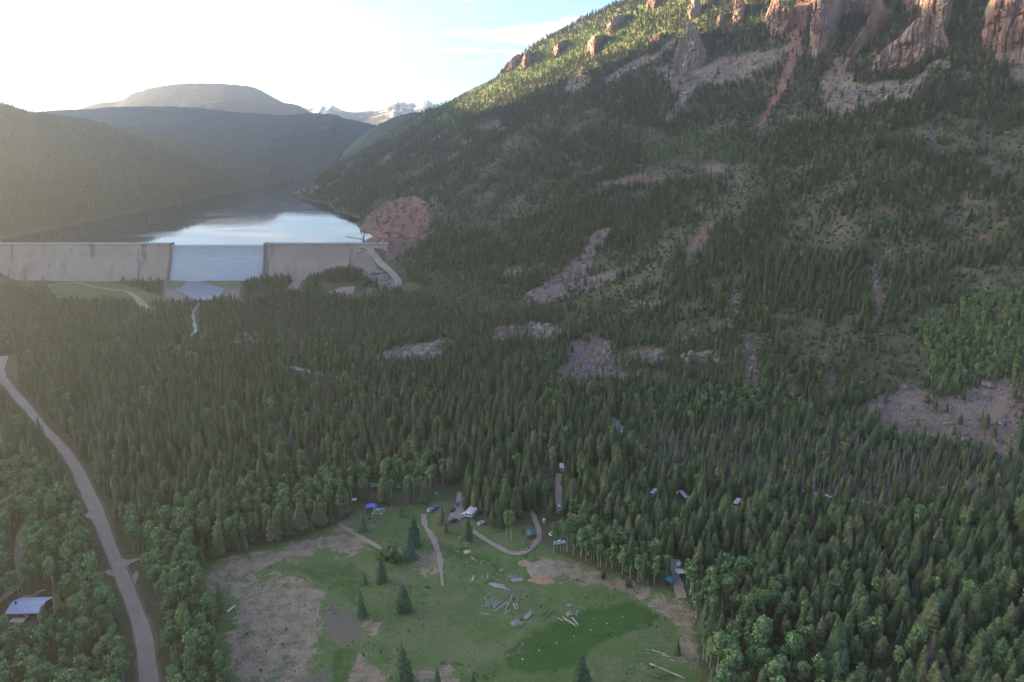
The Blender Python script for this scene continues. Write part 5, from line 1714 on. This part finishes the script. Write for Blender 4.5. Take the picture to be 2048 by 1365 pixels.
# extra aspens so that the groves close up
ca = np.concatenate([band(190, 520, 6.0), band(520, 1150, 5.6), band(1150, 1500, 6.0, -.1, .98)])
x2, y2 = ca.T
z2 = hfast(x2, y2)
p2, q2, _ = proj(x2, y2, z2)
pz = np.zeros(x2.shape)
for k_, (s_, f) in enumerate(AZ):
    if f >= .54:
        pz = np.maximum(pz, mask(p2, q2, [P_(s_)], 8) * f)
ok = (RNG.random(x2.shape) < pz * .6) & (p2 > -420) & (p2 < 2420)
for poly in NO:
    ok &= ~(poly_sd(p2, q2, poly) > -2)
def near2(pts, w):
    out = np.zeros(x2.shape, bool)
    for (ax, ay), (bx, by) in zip(pts, pts[1:]):
        ex, ey = bx - ax, by - ay
        t = np.clip(((x2 - ax) * ex + (y2 - ay) * ey) / max(ex * ex + ey * ey, 1e-6), 0, 1)
        out |= (x2 - ax - t * ex) ** 2 + (y2 - ay - t * ey) ** 2 < w * w
    return out
for pts, w_ in LINES:
    ok &= ~near2(pts, w_)
for (cx, cy, r, fr) in CLEAR:
    e = np.array([cx, cy]) / math.hypot(cx, cy)
    al = (cx - x2) * e[0] + (cy - y2) * e[1]
    la = np.abs((cx - x2) * e[1] - (cy - y2) * e[0])
    ok &= ~(((x2 - cx) ** 2 + (y2 - cy) ** 2 < r * r) | ((al > 0) & (al < fr) & (la < max(3.4, r * .62))))
ok &= ~(mask(p2, q2, SCREE + REDS, 3) > .4)
d2 = sd_poly(x2, y2, TOE)
na = int(ok.sum())
x, y, z, px, py = (np.concatenate([a, b_[ok]]) for a, b_ in ((x, x2), (y, y2), (z, z2), (px, p2), (py, q2)))
kind = np.concatenate([kind, np.full(na, 1)])
sz = np.concatenate([sz, np.clip(RNG.normal(.95, .2, na), .4, 1.5) * np.where(d2[ok] > 30, .78, 1.0)])
# understorey bushes on open slopes
c2 = band(520, 1700, 6.2, -.3, .98)
x2, y2 = c2.T
z2 = hfast(x2, y2)
d2 = sd_poly(x2, y2, TOE)
p2, q2, _ = proj(x2, y2, z2)
k2 = (d2 > 15) & (RNG.random(x2.shape) < .62 * (1 - .96 * mask(p2, q2, SCREE + REDS + [P_(c[0]) for c in CL], 3))) & (y2 < np.interp(x2, CRX, CRY, right=2400)) & ~((y2 > 1098) & (z2 < LAKE_Z + 1) & (x2 < -190))
for poly in NO:
    k2 &= ~(poly_sd(p2, q2, poly) > -2)
n2 = int(k2.sum())
x, y, z = np.concatenate([x, x2[k2]]), np.concatenate([y, y2[k2]]), np.concatenate([z, z2[k2]])
px, py = np.concatenate([px, p2[k2]]), np.concatenate([py, q2[k2]])
kind, sz = np.concatenate([kind, np.full(n2, 3)]), np.concatenate([sz, RNG.uniform(.5, 1.2, n2)])
rot = RNG.uniform(0, 6.283, x.shape)
KN = ['conifer', 'aspen', 'dead', 'shrub']
var = np.zeros(x.shape, int)
for i, k in enumerate(KN):
    m = kind == i
    var[m] = RNG.integers(0, len(PROT[k]), m.sum())

def area(px_, py_):
    if px_ < 300 and py_ > 900 and not (poly_sd(np.array([px_]), np.array([py_]), P_('225 900 330 1060 460 1500 330 1600 310 1280 240 1100'))[0] > 0):
        return 'west'
    if px_ < 500: return 'strip'
    if px_ < 1000: return 'north'
    if px_ < 1420 and py_ < 1240: return 'edge'
    if px_ < 1650: return 'corner'
    return 'deep'
LAB = {('conifer', 'west'): 'dark conifer in the mixed wood on the house side of the paved road', ('conifer', 'strip'): 'dark conifer in the narrow wood between paved road and meadow',
       ('conifer', 'north'): 'dark conifer in the forest behind the blue canopy and camp', ('conifer', 'edge'): 'dark conifer behind the aspen edge near the white campers',
       ('conifer', 'corner'): 'dark conifer in the wood beyond the meadow corner and teal canopy', ('conifer', 'deep'): 'dark conifer in the dense forest far from the meadow edge',
       ('aspen', 'west'): 'light green aspen in the mixed wood on the house side of the paved road', ('aspen', 'strip'): 'light green aspen in the narrow wood between paved road and meadow',
       ('aspen', 'north'): 'light green aspen at the forest edge behind the blue canopy', ('aspen', 'edge'): 'pale-trunked aspen in the line along the meadow near the campers',
       ('aspen', 'corner'): 'bright aspen in the wood beyond the meadow corner and teal canopy', ('aspen', 'deep'): 'lone bright aspen among the dense dark conifers',
       ('dead', 'west'): 'grey dead tree in the wood on the house side of the paved road', ('dead', 'strip'): 'grey dead tree in the wood between paved road and meadow',
       ('dead', 'north'): 'grey dead tree in the forest behind the blue canopy', ('dead', 'edge'): 'grey dead tree behind the aspen edge near the campers',
       ('dead', 'corner'): 'grey dead tree in the wood beyond the meadow corner', ('dead', 'deep'): 'grey dead spruce standing in the dense forest by the river'}
NAMES = {'conifer': 'conifer_tree', 'aspen': 'aspen_tree', 'dead': 'dead_tree'}
CATS = {'conifer': 'conifer', 'aspen': 'aspen', 'dead': 'dead tree'}
hh = np.array([HT[KN[k]][v] for k, v in zip(kind, var)]) * sz
tpx, tpy, zc = proj(x, y, z + hh)
size = py - tpy
inview = (px > 4) & (px < 2044) & (tpy < 1345) & (tpy > 0) & (tpy + .4 * size < 1365)
single = np.zeros(x.shape, bool)
LIM = {'conifer': 280, 'aspen': 285, 'dead': 290}
for i, k in enumerate(KN[:3]):
    m = np.nonzero((kind == i) & inview)[0]
    if k == 'dead':
        m = m[(y[m] < 1200)]
    pick = m[np.argsort(-size[m])[:LIM[k]]]
    single[pick] = True
    for j in pick:
        ar = area(px[j], py[j])
        lb = LAB[(k, ar)]
        plant(NAMES[k], PROT[k][var[j]], (x[j], y[j], z[j] - .1), float(sz[j]), float(rot[j]), lb, CATS[k], wide=random.uniform(.82, 1.28), group= lb.replace('dark conifer', 'conifers').replace('light green aspen', 'aspens').replace('pale-trunked aspen', 'aspens').replace('lone bright aspen', 'aspens').replace('bright aspen', 'aspens').replace('grey dead tree', 'dead trees').replace('grey dead spruce', 'dead spruces'))

def gn_scatter(name, pts, rz, sc, idx, meshes, label, cat, tilt=None):
    col = bpy.data.collections.new(name + '_kinds')
    for i, me in enumerate(meshes):
        o = bpy.data.objects.new('%s_kind_%02d' % (name, i), me)
        col.objects.link(o)
    me = bpy.data.meshes.new(name)
    n = len(pts)
    me.vertices.add(n)
    me.vertices.foreach_set('co', np.asarray(pts, np.float32).ravel())
    for nm, typ, arr in (('idx', 'INT', idx),):
        a = me.attributes.new(nm, typ, 'POINT')
        a.data.foreach_set('value', np.asarray(arr, np.int32 if typ == 'INT' else np.float32))
    wd = RNG.uniform(.82, 1.28, n)
    tl = RNG.normal(0, .035, (n, 2))
    for nm, arr in (('rv', np.stack([tl[:, 0], tl[:, 1], rz], 1)), ('sv', np.stack([sc * wd, sc * wd, sc], 1))):
        a = me.attributes.new(nm, 'FLOAT_VECTOR', 'POINT')
        a.data.foreach_set('vector', np.asarray(arr, np.float32).ravel())
    me.update()
    o = link(name, me)
    ng = bpy.data.node_groups.new(name, 'GeometryNodeTree')
    ng.interface.new_socket('Geometry', in_out='INPUT', socket_type='NodeSocketGeometry')
    ng.interface.new_socket('Geometry', in_out='OUTPUT', socket_type='NodeSocketGeometry')
    N, L = ng.nodes.new, ng.links.new
    gi, go, iop, ci = N('NodeGroupInput'), N('NodeGroupOutput'), N('GeometryNodeInstanceOnPoints'), N('GeometryNodeCollectionInfo')
    ci.inputs['Collection'].default_value = col
    ci.inputs['Separate Children'].default_value = True
    ci.inputs['Reset Children'].default_value = True
    def attr(nm, typ):
        a = N('GeometryNodeInputNamedAttribute')
        a.data_type = typ
        a.inputs['Name'].default_value = nm
        return a.outputs['Attribute']
    L(gi.outputs[0], iop.inputs['Points'])
    L(ci.outputs[0], iop.inputs['Instance'])
    iop.inputs['Pick Instance'].default_value = True
    L(attr('idx', 'INT'), iop.inputs['Instance Index'])
    L(attr('rv', 'FLOAT_VECTOR'), iop.inputs['Rotation'])
    L(attr('sv', 'FLOAT_VECTOR'), iop.inputs['Scale'])
    L(iop.outputs[0], go.inputs[0])
    md = o.modifiers.new('scatter', 'NODES')
    md.node_group = ng
    return tag(o, label, cat, kind='stuff')

LBL = {'conifer': ('conifer_forest', 'dark conifer forest filling the valley and climbing the slopes', 'forest'),
       'aspen': ('aspen_woods', 'light green aspen groves scattered through the forest and slopes', 'woods'),
       'dead': ('dead_woods', 'grey standing dead timber spread through the river forest', 'dead timber'),
       'shrub': ('undergrowth', 'low leafy undergrowth on the open mountain slope', 'undergrowth')}
for i, k in enumerate(KN):
    m = (kind == i) & ~single
    nm, lb, ct = LBL[k]
    gn_scatter(nm, np.stack([x[m], y[m], z[m] - .15], 1), rot[m], sz[m], var[m], [p[2] for p in PROT[k]], lb, ct)
print('TREES', {k: int((kind == i).sum()) for i, k in enumerate(KN)})

# ------------------------------------------------------------------ scree blocks
def rock_mesh(seed, mat='talus'):
    rd = np.random.default_rng(seed)
    V, Fc = [], []
    n, m = 6, 4
    sq = rd.uniform(.5, .85)
    for i in range(m + 1):
        th = math.pi * i / m
        for j in range(n):
            k = rd.uniform(.7, 1.15)
            V.append((k * math.sin(th) * math.cos(6.283 * j / n) * rd.uniform(.9, 1.2), k * math.sin(th) * math.sin(6.283 * j / n), k * sq * math.cos(th) + .25))
    for i in range(m):
        for j in range(n):
            Fc.append((i * n + j, (i + 1) * n + j, (i + 1) * n + (j + 1) % n, i * n + (j + 1) % n))
    return tri_mesh('boulder', V, Fc, [M[mat]])
c3 = np.concatenate([band(430, 900, 2.6, .05, .9), band(900, 1900, 4.6, -.2, .9)])
x3, y3 = c3.T
z3 = hfast(x3, y3)
p3, q3, zc3 = proj(x3, y3, z3)
p3, q3 = warp(p3, q3, x3, y3)
w3 = mask(p3, q3, SCREE, 4) * .62 + mask(p3, q3, PALE + [REDS[0]], 4) * .25
w3 = np.maximum(w3, .035 * (sd_poly(x3, y3, TOE) > 20))
k3 = (RNG.random(x3.shape) < w3) & (q3 < 1000) & (p3 < 2200) & (y3 < np.interp(x3, CRX, CRY, right=2400)) & ~((y3 > 1098) & (z3 < LAKE_Z + 1) & (x3 < -190))
n3 = int(k3.sum())
s3 = RNG.lognormal(-.28, .62, n3) * np.where(y3[k3] > 900, 1.5, .95)
gn_scatter('scree', np.stack([x3[k3], y3[k3], z3[k3] - .1], 1), RNG.uniform(0, 6.28, n3), np.clip(s3, .3, 4.5), RNG.integers(0, 5, n3), [rock_mesh(s) for s in range(5)],
           'grey and pinkish scree blocks on the mountain slope', 'scree')
print('ROCKS', n3)

c5 = band(225, 460, 2.3, -.55, .5)
x5, y5 = c5.T
z5 = hfast(x5, y5)
p5, q5, _ = proj(x5, y5, z5)
k5 = (mask(p5, q5, [MEADOW], 6) > .6) & (RNG.random(x5.shape) < np.clip((fbm(x5 / 9, y5 / 9, 501, 3) - .42) * 1.6, .02, .5))
n5 = int(k5.sum())
gn_scatter('grass_tufts', np.stack([x5[k5], y5[k5], z5[k5] - .05], 1), RNG.uniform(0, 6.28, n5), np.clip(RNG.lognormal(-1.75, .4, n5), .09, .5), RNG.integers(0, 3, n5),
           [p[2] for p in PROT['shrub']], 'scattered tufts of taller grass and weeds on the meadow', 'grass')
print('TUFTS', n5)
c4 = band(560, 1150, 3.6, -.5, .6)
x4, y4 = c4.T
z4 = hfast(x4, y4)
p4, q4, _ = proj(x4, y4, z4)
w4 = mask(p4, q4, [P_(c[0]) for c in OC], 3) * .95 + mask(p4, q4, PALE[:4], 4) * .22
k4 = RNG.random(x4.shape) < w4
n4 = int(k4.sum())
gn_scatter('outcrop_rocks', np.stack([x4[k4], y4[k4], z4[k4] - .3], 1), RNG.uniform(0, 6.28, n4), np.clip(RNG.lognormal(.85, .45, n4), 1.0, 6.0), RNG.integers(0, 5, n4),
           [rock_mesh(s + 40, 'outcrop') for s in range(5)], 'pale rocky outcrops breaking through the lower forest', 'rocks')
# ------------------------------------------------------------------ haze, sky, sun, camera
def haze():
    x0, x1, y0, y1, z0, z1 = -4100, 4900, -2700, 9300, -480, 1420
    b = MB(); b.box(x0, x1, y0, y1, z0, z1)
    m = bpy.data.materials.new('valley_haze')
    m.use_nodes = True
    nt = m.node_tree
    nt.nodes.remove(nt.nodes['Principled BSDF'])
    v = nt.nodes.new('ShaderNodeVolumePrincipled')
    v.inputs['Color'].default_value = (.78, .88, .98, 1)
    v.inputs['Density'].default_value = 1.08e-4
    v.inputs['Anisotropy'].default_value = .79
    nt.links.new(v.outputs[0], nt.nodes['Material Output'].inputs['Volume'])
    o = b.build('haze', m)
    tag(o, 'thin valley haze', 'haze', kind='stuff')
haze()

w = bpy.data.worlds.new('World')
SC.world = w
w.use_nodes = True
nt = w.node_tree
bg = nt.nodes['Background']
sky = nt.nodes.new('ShaderNodeTexSky')
sky.sky_type = 'NISHITA'
sky.sun_disc = False
sky.sun_elevation = SUN_EL
sky.sun_rotation = SUN_AZ
sky.altitude = 2400
sky.air_density, sky.dust_density, sky.ozone_density = 1.0, .3, 2.7
tc = nt.nodes.new('ShaderNodeTexCoord')
mp = nt.nodes.new('ShaderNodeMapping')
mp.inputs['Scale'].default_value = (3.0, 3.0, 22.0)
mp.inputs['Rotation'].default_value = (0, R(10), R(14))
nz = nt.nodes.new('ShaderNodeTexNoise')
nz.inputs['Scale'].default_value = 1.6
nz.inputs['Detail'].default_value = 7
nz.inputs['Roughness'].default_value = .62
nz.inputs['Distortion'].default_value = .5
mr = nt.nodes.new('ShaderNodeMapRange')
mr.interpolation_type = 'SMOOTHSTEP'
mr.inputs['From Min'].default_value, mr.inputs['From Max'].default_value = .52, .74
mx = nt.nodes.new('ShaderNodeMix')
mx.data_type = 'RGBA'
mx.inputs['B'].default_value = (6.5, 6.1, 5.6, 1)
nt.links.new(tc.outputs['Generated'], mp.inputs[0])
nt.links.new(mp.outputs[0], nz.inputs['Vector'])
nt.links.new(nz.outputs[0], mr.inputs['Value'])
nt.links.new(mr.outputs[0], mx.inputs['Factor'])
nt.links.new(sky.outputs[0], mx.inputs['A'])
nt.links.new(mx.outputs['Result'], bg.inputs[0])
bg.inputs[1].default_value = .05

sd = bpy.data.lights.new('sun', 'SUN')
sd.energy = 5.0
sd.angle = R(.53)
sd.color = (1.0, .71, .39)
so = bpy.data.objects.new('sun', sd)
COL.objects.link(so)
dirv = Vector((math.sin(SUN_AZ) * math.cos(SUN_EL), math.cos(SUN_AZ) * math.cos(SUN_EL), math.sin(SUN_EL)))
so.rotation_euler = dirv.to_track_quat('Z', 'Y').to_euler()

cd = bpy.data.cameras.new('camera')
cd.sensor_fit = 'HORIZONTAL'
cd.sensor_width = 36
cd.lens = 36 * F / 2048
cd.clip_start, cd.clip_end = 1, 60000
co = bpy.data.objects.new('camera', cd)
COL.objects.link(co)
co.location = (0, 0, H)
co.rotation_euler = (math.pi / 2 - PIT, 0, 0)
SC.camera = co
vs_ = SC.view_settings
vs_.view_transform, vs_.look, vs_.gamma, vs_.exposure = 'Standard', 'None', 1, 3.55
cy = SC.cycles
cy.max_bounces, cy.diffuse_bounces, cy.glossy_bounces, cy.transmission_bounces, cy.volume_bounces, cy.transparent_max_bounces = 4, 2, 2, 1, 0, 4
cy.use_denoising = True
cy.sample_clamp_indirect = 4
